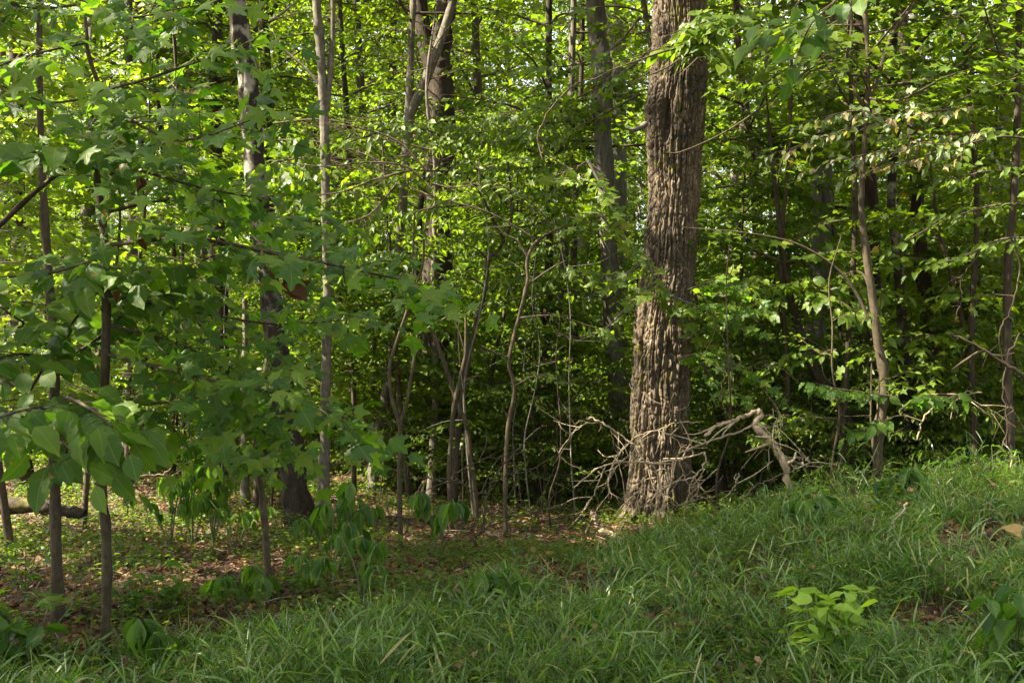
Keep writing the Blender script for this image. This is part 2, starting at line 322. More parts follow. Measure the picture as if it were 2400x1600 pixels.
SHAFTS += [(W(1500, y, 10.4), .46) for y in (800, 880, 960, 1060, 1160)]
SHAFTS += [(W(1400, 1000, 10), .3), (W(1600, 1090, 10), .25), (W(1590, 110, 9.6), .55), (W(1440, 500, 10), .4)]
SHAFTS += [(W(px, py, Y), .32) for px, py, Y in ((350, 1350, 7), (520, 1330, 7.5), (130, 1310, 7.8), (700, 1300, 8.3), (450, 1230, 10), (250, 1190, 10.5), (850, 1230, 10), (600, 1215, 10.6), (60, 1220, 9.5), (960, 1200, 11.5))]
SHAFTS += [(W(300, 500, 5), .4), (W(560, 740, 5), .45), (W(720, 930, 5), .4), (W(130, 990, 4.6), .4), (W(450, 160, 5), .4), (W(60, 600, 5.5), .4), (W(820, 640, 5), .3)]
SHAFTS += [(W(900, 400, 11), 1.0), (W(700, 400, 11.5), .8), (W(1080, 560, 12), .8), (W(1260, 430, 12), .9), (W(1880, 670, 9.5), .6), (W(1020, 1120, 12.5), .3), (W(1060, 720, 10), .4), (W(940, 700, 9), .3)]
SHAFTS += [(W(640, 1320, 8.0), .25), (W(370, 1190, 10.5), .4), (W(520, 1290, 8.5), .2), (W(1400, 560, 16), .4), (W(850, 1170, 13), .5), (W(350, 300, 20), 1.5), (W(800, 200, 22), 2), (W(500, 600, 18), 1.2), (W(2200, 200, 12), .5)]
rs_ = np.random.default_rng(202)
SHAFTS += [(W(rs_.uniform(250, 2350), rs_.uniform(150, 950), rs_.uniform(10, 16)), rs_.uniform(.25, .55)) for _ in range(26)]
# ------------------------------------------------------------------ the thick shaggy trunk
def main_trunk():
    Y = 10.7; N, Mz = 420, 1000
    rows = [(-600, 1545, 1668), (0, 1530, 1658), (122, 1527, 1658), (196, 1517, 1656), (245, 1507, 1654), (286, 1507, 1650), (367, 1511, 1645), (449, 1521, 1641), (531, 1513, 1636), (612, 1508, 1634),
            (681, 1493, 1626), (762, 1483, 1623), (844, 1480, 1620), (926, 1476, 1617), (1007, 1472, 1614), (1069, 1470, 1613), (1130, 1466, 1615), (1171, 1460, 1619), (1211, 1450, 1628), (1260, 1435, 1640)]
    zz = np.array([W(0, r[0], Y)[2] for r in rows])[::-1]; cc = np.array([((r[1]+r[2])/2-HX)/F*Y for r in rows])[::-1]; rr = np.array([(r[2]-r[1])/2/F*Y for r in rows])[::-1]
    z = np.linspace(zz[0]-.15, 10.5, Mz); cx = np.interp(z, zz, cc); r0 = np.interp(z, zz, rr)
    k = np.ones(41)/41; pad = lambda a: np.convolve(np.pad(a, 20, 'edge'), k, 'valid'); cx, r0 = pad(cx), pad(r0)
    th = np.arange(N)*2*pi/N; TH, ZZ = np.meshgrid(th, z)
    wv = perlin(TH/(2*pi)*6, ZZ*1.1, 6, 11)*.6
    q = TH/(2*pi)
    def fur(fr, fz, w_, seed, wp): n = perlin(q*fr+wv*wp, ZZ*fz, 0, seed); return n
    def per(fr, fz, seed, wp=0): return perlin((q*fr+wv*wp) % fr, ZZ*fz, fr, seed)
    n1 = per(26, 1.35, 21, .6); n2 = per(58, 3.6, 22, .8); n3 = per(60, 18, 23); n4 = per(9, .9, 24); n5 = per(26, 11, 25, 1.2)
    f1 = 1-np.exp(-(n1/.16)**2); f2 = 1-np.exp(-(n2/.2)**2); f5 = 1-np.exp(-(n5/.10)**2)
    d = .036*f1+.018*f2+.006*n3+.026*n4+.018*f5+.010*per(40, 12, 28)+.012*np.maximum(per(26, 3, 29), 0)
    flare = np.exp(-np.maximum(ZZ+.2, 0)/.34)*.15*np.maximum(np.cos(TH*5+.6)+.3*np.cos(TH*3), -.2)
    def dent(a, z0, wa, wz, dep):
        da = np.angle(np.exp(1j*(TH-a))); return -dep*np.exp(-((da/wa)**2+((ZZ-z0)/wz)**2)**2)
    zat = lambda py: W(0, py, Y)[2]
    d = d+flare+dent(1.17*pi, zat(818), .10, .11, .11)+dent(1.37*pi, zat(292), .17, .22, .12)+dent(1.66*pi, zat(240), .5, .9, .018)+dent(1.5*pi, zat(1085), .35, .16, .03)+dent(1.55*pi, zat(825), .16, .10, .03)
    d = d+.05*np.exp(-((np.angle(np.exp(1j*(TH-1.15*pi)))/.4)**2+((ZZ-zat(262))/.16)**2))     # knuckle above the stub
    RR = r0[:, None]-.082+d
    V = np.stack([cx[:, None]+RR*np.cos(TH), Y+RR*np.sin(TH), ZZ], -1).reshape(-1, 3)
    i = (np.arange(Mz-1)[:, None]*N+np.arange(N)[None]); j = (np.arange(Mz-1)[:, None]*N+(np.arange(N)[None]+1) % N)
    Fq = np.stack([i, j, j+N, i+N], -1).reshape(-1, 4)
    base = np.array([cx[0], Y, -.15])
    root = thing('bark_tree', base, 'thick old tree with shaggy peeling bark, sunlit on one side', 'tree', None)
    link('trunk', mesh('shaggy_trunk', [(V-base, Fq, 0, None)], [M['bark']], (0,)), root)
    pl = Plant(np.random.default_rng(5))
    st = pl.tube([W(1512, 292, Y-.3), W(1500, 300, Y-.45), W(1484, 305, Y-.55), W(1470, 303, Y-.6)], .035, .012, 8, 8)
    v, f = cat(pl.wood); link('branch_stub', mesh('branch_stub', [(v-base, f, 0, None)], [M['grey']], (0,)), root)
    # loose plates of bark standing off the trunk
    r = np.random.default_rng(8)
    for px, py, s in ((1504, 495, .10), (1500, 520, .08), (1478, 720, .10), (1486, 700, .07), (1505, 440, .07), (1515, 610, .08), (1492, 770, .06), (1482, 905, .07), (1475, 1010, .06), (1630, 560, .07), (1640, 330, .08)):
        p = W(px, py, Y-.05)
        vv, ff, _ = grid_leaf([.05, .16, .2, .22, .15, .06], 4, .2, -.25, .3); vv = vv*s*np.array([1.2, 2.2, 1.6])
        vv = np.stack([p[0]-vv[:, 2]-.01, p[1]+vv[:, 0], p[2]+vv[:, 1]-s], 1)
        vv2 = vv+np.array([.012, 0, 0]); n = len(vv)
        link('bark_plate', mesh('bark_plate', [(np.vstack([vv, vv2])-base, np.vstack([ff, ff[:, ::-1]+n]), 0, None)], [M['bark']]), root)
    # high crown, above the frame
    pl = Plant(np.random.default_rng(12)); top = np.array([cx[-1], Y, z[-1]])
    for k in range(9):
        a = k*2.4; el = .5+.1*(k % 4); L = 4.2-.2*k; h = 6.6+k*.45
        o = np.array([np.interp(h, z, cx), Y, h]); dv = np.array([cos(a)*cos(el), sin(a)*cos(el), sin(el)]); P = pl.tube([o, o+dv*L*.5, o+dv*L+UP*.4], .10, .03, 6)
        for s in range(7):
            q_ = P[2+s*(len(P)-3)//7]; b = a+(-1)**s*pl.r.uniform(.4, 1.3); e = pl.r.uniform(-.1, .5); dd = np.array([cos(b)*cos(e), sin(b)*cos(e), sin(e)]); l2 = pl.r.uniform(1, 2)
            pl.branch([q_, q_+dd*l2*.5, q_+dd*l2-UP*.15], .02, .006, .8, .22, 'kitew', .11, .15, n=6, sides=4)
    v, f = cat(pl.wood)
    link('crown', mesh('shaggy_crown', [(a-base, b, c, d_) for a, b, c, d_ in pl.lv.bake(0, shaft_carver())]+[(v-base, f, 1, None)], [M['canopy'], M['grey']]), root)
main_trunk()
# ------------------------------------------------------------------ trees placed from the photograph
def hand_tree(name, label, cat_, stem, Y, mats, seed, top=None, limbs=(), crown=None, group=None, base_z=None, sides=12, leafless_to=0, cast=True):
    """stem: [(px, py, width px)] from the base up; limbs: [([(px,py,dY)], w0, w1, leaf spec or None)]; crown: dict for procedural branches over the stem"""
    rg = np.random.default_rng(seed); b0 = stem[0]
    pts = [W(p[0], p[1], Y+(p[3] if len(p) > 3 else 0)) for p in stem]; gz = float(ground(pts[0][0], Y))-.12
    if base_z is None: pts[0][2] = min(pts[0][2], gz) if pts[0][2] > gz-.5 else gz
    rad = [p[2]/2/F*Y for p in stem]
    if top and pts[-1][2] < top:
        dv = nrm(pts[-1]-pts[-2]); dv = nrm(dv+UP*1.2); h = (top-pts[-1][2]); e = rad[-1]
        pts += [pts[-1]+dv*h*.5+rg.normal(0, .1, 3), pts[-1]+dv*h]; rad += [e*.75, e*.25]
    n = max(24, 6*len(pts)); P = resample(pts, n); rr = np.interp(np.linspace(0, 1, n), np.linspace(0, 1, len(rad)), rad)
    base = pts[0].copy(); root = thing(name, base, label, cat_, group)
    k = np.arange(n); rr = rr*(1+.06*np.sin(k*1.7+seed)+.04*np.sin(k*.9)); rr[:2] *= np.array([1.35, 1.15])
    v, f = tubes(P[None], rr[None], sides)
    vs_ = v.reshape(n, sides, 3); vs_ += (vs_-P[:, None])*(.10*rg.normal(0, 1, (n, sides, 1)) if sides > 8 else 0)
    link('trunk', mesh(name+'_trunk', [(vs_.reshape(-1, 3)-base, f, 0, None)], [M[mats[0]]], (0,)), root)
    pl = Plant(rg, .5)
    for path, w0, w1, spec in limbs:
        pp = [W(q[0], q[1], Y+(q[2] if len(q) > 2 else 0)) for q in path]; l = Plant(rg, .9)
        if spec: 
            sp = dict(spec); l.branch(pp, w0/2/F*Y, w1/2/F*Y, n=4*len(pp), **sp)
            pl.lv.d = {k_: pl.lv.d.get(k_, [])+l.lv.d.get(k_, []) for k_ in set(pl.lv.d) | set(l.lv.d)}; pl.wood += l.wood[1:]; l.wood = l.wood[:1]
        else: l.tube(pp, w0/2/F*Y, w1/2/F*Y, 8, 6*len(pp))
        v, f = cat(l.wood); link('limb', mesh(name+'_limb', [(v-base, f, 0, None)], [M[mats[0]]], (0,)), root)
    if crown:
        c = dict(crown); lo, hi = c.pop('z'); cnt = c.pop('n'); L = c.pop('L'); el = c.pop('el', (0, .5)); az = c.pop('az', None)
        zs = np.sort(rg.uniform(lo, hi, cnt)); a = rg.uniform(0, 6.28)
        for z_ in zs:
            i = int(np.argmin(np.abs(P[:, 2]-z_))); o = P[i]; a += 2.4+rg.normal(0, .4); e = rg.uniform(*el)
            a_ = rg.uniform(*az) if az else a
            l = L*rg.uniform(.6, 1.1)*(1-.45*(z_-lo)/(hi-lo+.01)); dv = np.array([cos(a_)*cos(e), sin(a_)*cos(e), sin(e)])
            r0 = min(rr[i]*.5, .012+.008*l)
            pl.branch([o, o+dv*l*.5+rg.normal(0, .06, 3), o+dv*l-UP*.12*l], r0, r0*.25, **c)
    if pl.lv.count():
        v, f = cat(pl.wood)
        link('crown', mesh(name+'_crown', [(a-base, b, c_, d_) for a, b, c_, d_ in pl.lv.bake(0, shaft_carver(None, 2.2 if Y < 7 else .6))]+[(v-base, f, 1, None)], [M[mats[1]], M[mats[2] if len(mats) > 2 else 'twig']], (0, 1)), root)
    return root
ML = dict(tl=.60, ts=.055, tpl=('maple', 'maple2', 'maple3'), ls=.062, size=.128, droop=.2, start=.08, tilt=.5, ldroop=.35, flat=.42, tr=.0026)
PW = dict(tl=.5, ts=.065, tpl='big', ls=.075, size=.15, droop=.15, start=.08, tilt=.4, ldroop=.35, tr=.0026)
# the lobed-leaf sapling in front, with its long sprays
hand_tree('maple_sapling', 'slender sapling with large lobed dark green leaves spreading over the litter', 'tree',
    [(245, 1535, 25), (250, 1276, 22), (237, 1122, 22), (248, 816, 21), (245, 571, 18), (212, 290, 15), (240, 240, 12), (207, 126, 9), (201, 55, 8), (183, -60, 6)], 5.2, ('brown_wood', 'maple', 'twig'), 31,
    limbs=[([(243, 210), (330, 190, -.2), (450, 150, -.3), (560, 120, -.2)], 9, 3, ML), ([(212, 292), (300, 282, -.2), (430, 330, -.5), (640, 262, -.6)], 10, 3, ML),
           ([(225, 385), (330, 400, -.2), (470, 440, -.4), (640, 470, -.2)], 9, 3, ML), ([(238, 500), (400, 470, .3), (580, 500, .5), (730, 520, .6)], 9, 3, ML),
           ([(245, 575), (450, 560, -.3), (700, 605, -.4), (870, 640, -.3), (1000, 670, -.2)], 12, 3, ML), ([(248, 690), (450, 730, .2), (650, 760, .4), (800, 750, .4)], 9, 3, ML),
           ([(248, 830), (450, 880, -.3), (680, 930, -.5), (860, 1000, -.4)], 10, 3, ML), ([(240, 945), (290, 950), (510, 945, -.2), (640, 1030, -.1)], 9, 3, ML),
           ([(248, 760), (400, 800, .1), (560, 870, .2), (760, 960, .2)], 8, 3, ML),
           ([(232, 400), (110, 362, -.3), (-40, 340, -.5)], 9, 3, PW), ([(245, 600), (120, 640, -.2), (-30, 650, -.4)], 8, 3, PW), ([(205, 100), (70, 130, -.3), (-70, 180, -.4)], 7, 3, ML), ([(241, 220), (120, 240, -.2), (0, 200, -.3)], 7, 3, ML),
           ([(190, 0), (300, 40, -.2), (420, 20, -.2)], 7, 3, ML), ([(190, 10), (90, 20, .2), (-30, 0, .2)], 7, 3, ML)])
# broad-leaf sapling: big oval leaves low down
BG = dict(tl=.36, ts=.085, tpl='big', ls=.085, size=.16, droop=.25, start=.1, tilt=.5, ldroop=.6, tr=.003)
hand_tree('pawpaw_sapling', 'sapling with very large oval leaves hanging low beside the slender lobed-leaf sapling', 'tree',
    [(137, 1388, 28), (130, 1200, 25), (125, 1000, 22), (128, 830, 20), (110, 600, 20), (95, 300, 15), (92, 0, 13), (90, -120, 9)], 5.9, ('brown_wood', 'paw', 'twig'), 41,
    limbs=[([(125, 1000), (110, 960, -.8), (60, 960, -1.5), (-20, 985, -1.9)], 10, 4, BG), ([(126, 960), (150, 930, -.9), (215, 960, -1.6), (265, 1000, -1.8)], 10, 4, BG), ([(126, 980), (140, 970, -.8), (130, 1010, -1.5), (190, 1080, -1.8)], 10, 4, BG),
           ([(70, 915, -.3), (115, 838, -.3), (170, 755, -.5), (246, 665, -.7)], 8, 5, PW), ([(-20, 545, -.6), (60, 470, -.8), (120, 420, -.8), (172, 380, -.8)], 13, 8, dict(PW, start=.5)),
           ([(125, 820), (60, 760, -.4), (-30, 700, -.6)], 8, 3, PW), ([(126, 850), (220, 800, -.4), (330, 700, -.5), (400, 690, -.5)], 8, 3, PW), ([(128, 840), (40, 830, -.7), (-60, 860, -1)], 8, 3, PW), ([(110, 620), (220, 620, -.5), (380, 640, -.6), (500, 600, -.7)], 8, 3, PW)])
def CR(**k):
    d = dict(dict(z=(4, 10), n=12, L=2.2, el=(.1, .6), tl=.8, ts=.085, tpl='ovate', ls=.07, size=.125, droop=.12, start=.12, tilt=.5), **k); d['n'] = int(d['n']*1.8); return d
hand_tree('cherry_tree', 'leaning dark trunk with pale bark patches higher up', 'tree', [(707, 1225, 72), (690, 1120, 60), (658, 870, 50), (612, 520, 44), (590, 300, 44), (581, 170, 44), (553, 0, 44)], 10.5, ('cherry', 'canopy', 'grey'), 51, top=12, crown=CR(z=(6.2, 11.5), n=14, L=3), sides=20)
hand_tree('pale_tree', 'slim pale smooth trunk beside the leaning dark trunk', 'tree', [(757, 1222, 32), (762, 960, 22), (768, 700, 22), (763, 450, 21), (760, 280, 21), (752, 130, 21), (742, 0, 21)], 10.9, ('pale_bark', 'lit', 'twig'), 52, top=10,
    limbs=[([(766, 260), (775, 160), (780, 60), (778, -60)], 14, 10, None), ([(754, 205), (715, 160), (660, 110), (640, 70)], 8, 4, None)], crown=CR(z=(5.8, 9.5), n=10), sides=14)
hand_tree('forked_tree', 'pale slim trunk splitting into a V in front of a dark trunk', 'tree', [(868, 1195, 28), (890, 1000, 25), (918, 850, 22), (937, 560, 21), (950, 400, 21), (958, 272, 23), (962, 150, 15), (968, 0, 14), (968, -100, 12)], 13, ('pale_bark', 'lit', 'twig'), 53, top=9,
    limbs=[([(958, 272), (1000, 180), (1045, 60), (1070, -40), (1090, -160)], 25, 18, None)], crown=CR(z=(5.8, 8.6), n=8, L=1.8), sides=12)
hand_tree('dark_tree', 'stout dark trunk behind the pale V-shaped fork', 'tree', [(1015, 1200, 84), (1020, 800, 70), (1030, 400, 62), (1034, 200, 64), (1030, 130, 50), (1045, 0, 46), (1060, -150, 40)], 13.9, ('dark_bark', 'canopy', 'twig'), 54, top=17,
    limbs=[([(1034, 210), (1000, 110), (982, 0), (970, -150)], 44, 34, None)], crown=CR(z=(6.5, 16), n=18, L=3.4, size=.15, tpl='kitew'), sides=16)
hand_tree('grey_tree', 'grey trunk with sunlit furrowed bark beside the thick shaggy tree', 'tree', [(1463, 1160, 56), (1455, 1000, 46), (1440, 800, 44), (1422, 520, 42), (1412, 300, 44), (1408, 130, 46), (1396, 0, 44)], 13.4, ('grey', 'canopy', 'twig'), 55, top=15, crown=CR(z=(6.8, 14.5), n=16, L=3, size=.15, tpl='kitew'), sides=16)
hand_tree('tall_grey_tree', 'straight weathered grey trunk standing behind the arching pale branch', 'tree', [(1888, 1130, 66), (1898, 950, 50), (1910, 780, 46), (1925, 600, 46), (1930, 330, 42), (1945, 100, 40), (1950, 0, 38)], 13.2, ('grey', 'canopy', 'twig'), 56, top=15, crown=CR(z=(6.6, 14.5), n=16, L=3, size=.15, tpl='kitew'), sides=16)
SP = dict(tl=.7, ts=.07, tpl='maples', ls=.07, size=.115, droop=.1, start=.15, tilt=.3, ldroop=.2)
hand_tree('forked_sapling', 'brown forking sapling rising from the grassy mound', 'tree', [(2064, 1140, 30), (2056, 1054, 24), (2072, 900, 24), (2057, 800, 20), (2045, 700, 18), (2022, 530, 15), (2020, 430, 13), (2033, 230, 12), (2030, 68, 11), (2018, -80, 9)], 9.3, ('brown_wood', 'under', 'twig'), 57, top=6.2,
    limbs=[([(2037, 748), (2010, 692), (1974, 642), (1923, 601), (1852, 566), (1736, 544), (1600, 533)], 9, 2, None), ([(2030, 250), (2062, 165), (2092, 80), (2140, 10), (2160, -60)], 11, 8, None), ([(1984, 141), (1940, 145), (1889, 167), (1790, 248), (1699, 310), (1600, 355), (1560, 358)], 7, 3, None), ([(2026, 260), (2000, 200), (1984, 141), (1996, 60), (1990, -60)], 9, 7, None),
           ([(2048, 730), (2020, 640, .2), (1960, 650, .3)], 5, 3, None), ([(2033, 230), (2110, 235, -.4), (2220, 180, -.7), (2330, 150, -.8)], 7, 3, SP), ([(2020, 420), (2130, 330, -.3), (2240, 240, -.6), (2390, 180, -.9)], 7, 3, SP)], crown=CR(z=(3.6, 6), n=8, L=1.5, tpl='maples', size=.11, ts=.14))
hand_tree('spotted_sapling', 'second brown sapling just behind the forking one, with white bark spots', 'tree', [(2130, 1125, 30), (2122, 900, 26), (2110, 700, 22), (2100, 570, 21), (2088, 460, 19), (2098, 320, 18), (2094, 140, 16), (2102, 0, 14)], 11, ('cherry', 'under', 'twig'), 58, top=7.5,
    limbs=[([(2124, 940), (2150, 880), (2195, 810), (2200, 790)], 9, 4, None), ([(2125, 1010), (2105, 960), (2080, 930)], 14, 6, None)], crown=CR(z=(3.8, 7.2), n=9, L=1.7, tpl='maples', size=.11))
hand_tree('leaning_tree', 'dark leaning trunk half hidden behind the right hand saplings', 'tree', [(2240, 1110, 44), (2215, 960, 38), (2190, 830, 36), (2170, 700, 32), (2150, 500, 30), (2140, 300, 26)], 11.7, ('dark_bark', 'under', 'twig'), 59, top=9, crown=CR(z=(4.5, 8.6), n=9))
hand_tree('dark_tree', 'dark straight trunk between the grey weathered trunk and the spotted sapling', 'tree', [(2052, 1100, 40), (2048, 700, 34), (2045, 530, 34), (2030, 300, 30)], 12.4, ('dark_bark', 'canopy', 'twig'), 60, top=13, limbs=[([(2044, 540), (2010, 500), (1970, 485), (1920, 495)], 16, 6, None)], crown=CR(z=(6, 12), n=12, L=3, size=.14, tpl='kitew'))
hand_tree('dark_tree', 'dark leaning stem sloping to the foot of the spotted sapling', 'tree', [(2010, 1100, 36), (1985, 1000, 30), (1950, 930, 28), (1900, 850, 22), (1870, 760, 18), (1845, 660, 14)], 10.9, ('dark_bark', 'under', 'twig'), 61, top=4.5, crown=CR(z=(2.6, 4.2), n=7, L=1.4, tpl='maples'))
hand_tree('mossy_tree', 'pale mossy trunk lit by the sun in front of the broken snag', 'tree', [(1008, 1212, 30), (1014, 1100, 22), (1019, 1000, 19), (1022, 900, 16), (1016, 700, 13), (1020, 400, 10)], 12.5, ('pale_bark', 'lit', 'twig'), 62, top=6, crown=CR(z=(3.4, 5.8), n=8, L=1.6, size=.10))
hand_tree('dark_tree', 'dark crooked trunk beside the pale mossy trunk', 'tree', [(1052, 1175, 46), (1046, 1060, 36), (1036, 960, 34), (1008, 890, 30), (985, 820, 24), (975, 700, 18), (985, 500, 14)], 14, ('dark_bark', 'under', 'twig'), 63, top=6.5, crown=CR(z=(3.2, 6.2), n=10, L=1.8, size=.10))
hand_tree('sapling', 'bare two-forked sapling with pale stems, nearest the wilted plants', 'tree', [(941, 1240, 13), (936, 1150, 11), (938, 1000, 9), (951, 953, 8), (971, 840, 7), (979, 784, 6), (999, 734, 6), (1030, 678, 5), (1046, 648, 4)], 9, ('brown_wood', 'lit', 'twig'), 64,
    limbs=[([(938, 1000), (918, 930), (913, 863), (926, 812), (950, 740), (970, 678), (990, 625), (994, 560)], 9, 5, None), ([(979, 784), (1018, 759), (1052, 739), (1066, 716)], 6, 3, None), ([(970, 678), (968, 600), (972, 500)], 6, 4, None)])
hand_tree('sapling', 'thin crooked sapling with a Y fork, midway between snag and thick trunk', 'tree', [(1187, 1222, 11), (1184, 1152, 10), (1190, 1010, 10), (1206, 911, 9), (1193, 845, 9), (1220, 728, 8), (1236, 658, 8), (1237, 602, 7), (1265, 560, 7), (1320, 530, 5)], 9.7, ('brown_wood', 'lit', 'twig'), 65,
    limbs=[([(1237, 602), (1213, 565), (1190, 552)], 7, 3, dict(SP, tpl='lance', size=.09, tl=.5)), ([(1192, 838), (1160, 826), (1128, 810)], 6, 3, None), ([(1236, 668), (1290, 630), (1328, 610)], 5, 3, None), ([(1215, 745), (1300, 740, -.2), (1400, 770, -.2)], 5, 3, dict(SP, tpl='lance', size=.10, tl=.3, ldroop=1.4)),
           ([(1206, 905), (1260, 880, -.2), (1340, 900, -.2)], 5, 3, dict(SP, tpl='ovate', size=.08, tl=.4)), ([(1260, 563), (1150, 500), (1050, 470)], 5, 3, dict(SP, tpl='lance', size=.10, tl=.7)), ([(1300, 540), (1250, 480), (1150, 420)], 5, 3, dict(SP, tpl='lance', size=.10, tl=.8))])
hand_tree('sapling', 'dark thin stem leaning upward just beside the Y-forked sapling', 'tree', [(1062, 1190, 14), (1075, 1000, 12), (1092, 880, 11), (1111, 776, 10), (1128, 714, 10), (1139, 672, 9), (1145, 610, 10), (1175, 575, 8), (1200, 500, 7), (1190, 380, 5)], 11, ('dark_bark', 'lit', 'twig'), 66,
    limbs=[([(1139, 672), (1100, 650), (1060, 640)], 5, 2, None), ([(1145, 610), (1120, 585), (1080, 570)], 5, 2, None), ([(1180, 560), (1100, 420, -.3), (1000, 400, -.6), (900, 400, -.8)], 6, 3, dict(SP, tpl='ovate', size=.10, tl=.6, ldroop=.9)), ([(1190, 480), (1050, 330, -.2), (940, 300, -.3), (830, 330, -.5)], 6, 3, dict(SP, tpl='ovate', size=.10, tl=.6, ldroop=.9))])
hand_tree('sapling', 'pale grey stem slanting down past the broken snag', 'tree', [(1120, 1210, 12), (1111, 1124, 11), (1102, 1074, 11), (1095, 1000, 10), (1072, 947, 10), (1052, 883, 10), (1030, 818, 9), (1007, 756, 10), (985, 680, 8)], 10.4, ('brown_wood', 'lit', 'twig'), 67)
hand_tree('sapling', 'thin upright stem crossing the slanting pale stem', 'tree', [(1058, 1200, 13), (1053, 1110, 12), (1058, 1026, 11), (1064, 953, 10), (1083, 869, 9), (1091, 825, 8), (1092, 740, 6)], 10.1, ('brown_wood', 'lit', 'twig'), 68, limbs=[([(1091, 830), (1070, 760), (1040, 730)], 4, 2, dict(SP, tpl='big', size=.12, tl=.2, ldroop=1.6, ts=.2))])
hand_tree('sapling', 'thin sapling carrying drooping leaves above the wilted plants', 'tree', [(632, 1370, 20), (622, 1250, 16), (608, 1120, 14), (600, 1060, 11), (596, 980, 8)], 6.6, ('brown_wood', 'maple', 'twig'), 69, limbs=[([(600, 1080), (560, 1060, -.2), (500, 1040, -.3)], 6, 3, dict(ML, tl=.3, tpl='maple2', size=.13)), ([(604, 1090), (640, 1060, -.2), (690, 1070, -.3)], 6, 3, dict(ML, tl=.3, tpl='maple2', size=.13)), ([(598, 1020), (610, 960, -.1), (600, 900, -.1)], 6, 3, dict(ML, tl=.3, tpl='maple2', size=.13))])
hand_tree('snag', 'snapped dead stem with a pale top beside the leaning dark trunk', 'tree', [(574, 1180, 20), (574, 900, 17), (576, 800, 15), (574, 710, 12), (570, 694, 5)], 12, ('pale_bark', 'lit'), 70)
for i, (st, Y, m, lb) in enumerate([
    ([(527, 1140, 46), (524, 1000, 36), (520, 700, 30), (505, 300, 26)], 15, 'dark_bark', 'dark trunk base showing behind the leaf-covered sapling sprays'),
    ([(215, 1120, 42), (212, 700, 34), (205, 480, 30), (210, 200, 26)], 15, 'grey', 'grey trunk right behind the slender lobed-leaf sapling'),
    ([(490, 1130, 40), (478, 750, 30), (462, 420, 24), (440, 100, 20)], 18, 'pale_bark', 'pale trunk seen between the slender sapling and the leaning dark trunk'),
    ([(434, 1150, 13), (432, 1000, 12), (430, 700, 9), (420, 300, 7)], 13, 'dark_bark', 'pole-thin trunk standing on the orange leaf litter'),
    ([(340, 1150, 26), (336, 900, 22), (330, 500, 18), (335, 100, 14)], 16, 'dark_bark', 'narrow dark trunk behind the fan of large lobed leaves'),
    ([(295, 1145, 34), (300, 950, 26), (310, 600, 22), (300, 100, 18)], 14.5, 'grey', 'dull grey trunk rising from the litter behind the lobed leaves'),
    ([(60, 1130, 44), (40, 900, 36), (45, 500, 30), (30, 0, 26)], 14, 'dark_bark', 'dark trunk behind the big oval leaves at the clearing edge'),
    ([(15, 1110, 34), (10, 800, 26), (14, 400, 22), (0, 0, 18)], 17, 'grey', 'grey trunk farthest along behind the big oval leaves'),
    ([(1270, 1200, 26), (1274, 1050, 24), (1280, 800, 22), (1290, 500, 18)], 14, 'dark_bark', 'dark twin trunk with thin bark strip past the Y-forked sapling'),
    ([(1295, 1190, 28), (1292, 1000, 24), (1300, 800, 20), (1330, 500, 18)], 14.6, 'grey', 'grey twin trunk beside the dark twin past the Y-forked sapling'),
    ([(1340, 1170, 20), (1350, 900, 16), (1345, 600, 14)], 17, 'dark_bark', 'dim thin trunk between the twins and the sunlit grey trunk'),
    ([(1700, 1150, 26), (1692, 1000, 22), (1670, 860, 20), (1640, 780, 16)], 12, 'brown_wood', 'stripped brown trunk right behind the thick shaggy tree'),
    ([(1770, 1150, 26), (1772, 950, 22), (1776, 700, 20), (1765, 400, 18)], 16, 'dark_bark', 'dark trunk behind the snapped arching branch'),
    ([(1775, 900, 20), (1778, 540, 18), (1772, 420, 14), (1790, 200, 10)], 20, 'grey', 'far grey trunk above the yellowing spray'),
    ([(2330, 1110, 26), (2345, 800, 22), (2360, 500, 20), (2350, 200, 16)], 15, 'pale_bark', 'pale trunk past the leaning dark trunk at the wood edge'),
    ([(2010, 1110, 22), (2012, 800, 20), (2000, 500, 18)], 22, 'dark_bark', 'distant dark trunk between the grey weathered trunk and forked sapling'),
    ([(2290, 1115, 18), (2276, 800, 15), (2290, 500, 12), (2270, 200, 10)], 10, 'dark_bark', 'slim dark stem between the leaning dark trunk and the wood edge'),
    ([(1835, 1150, 15), (1846, 900, 12), (1830, 600, 10), (1852, 300, 8)], 11, 'brown_wood', 'slim brown stem right above the snapped arching branch'),
    ([(2372, 1100, 22), (2360, 700, 18), (2384, 300, 15)], 9.6, 'dark_bark', 'dark stem at the wood edge behind the bare drooping branch'),
    ([(1962, 1130, 17), (1988, 800, 14), (2004, 500, 12), (1992, 100, 9)], 10.3, 'dark_bark', 'slim dark stem slanting just beside the forking sapling'),
    ([(640, 1100, 22), (632, 600, 18), (625, 300, 30), (620, 100, 26)], 17, 'dark_bark', 'dark trunk right behind the leaning patchy one'),
    ([(820, 1130, 20), (830, 700, 16), (815, 300, 14)], 19, 'dark_bark', 'dark trunk between the slim pale trunk and the V fork'),
    ]):
    hand_tree('forest_tree', lb, 'tree', st, Y, (m, 'canopy' if i % 2 else 'under', 'twig'), 80+i, top=10+i % 4, crown=CR(z=(4.2, 10), n=11, L=2.2, size=.13, tpl='kitew'), group='trunks standing in the wood')
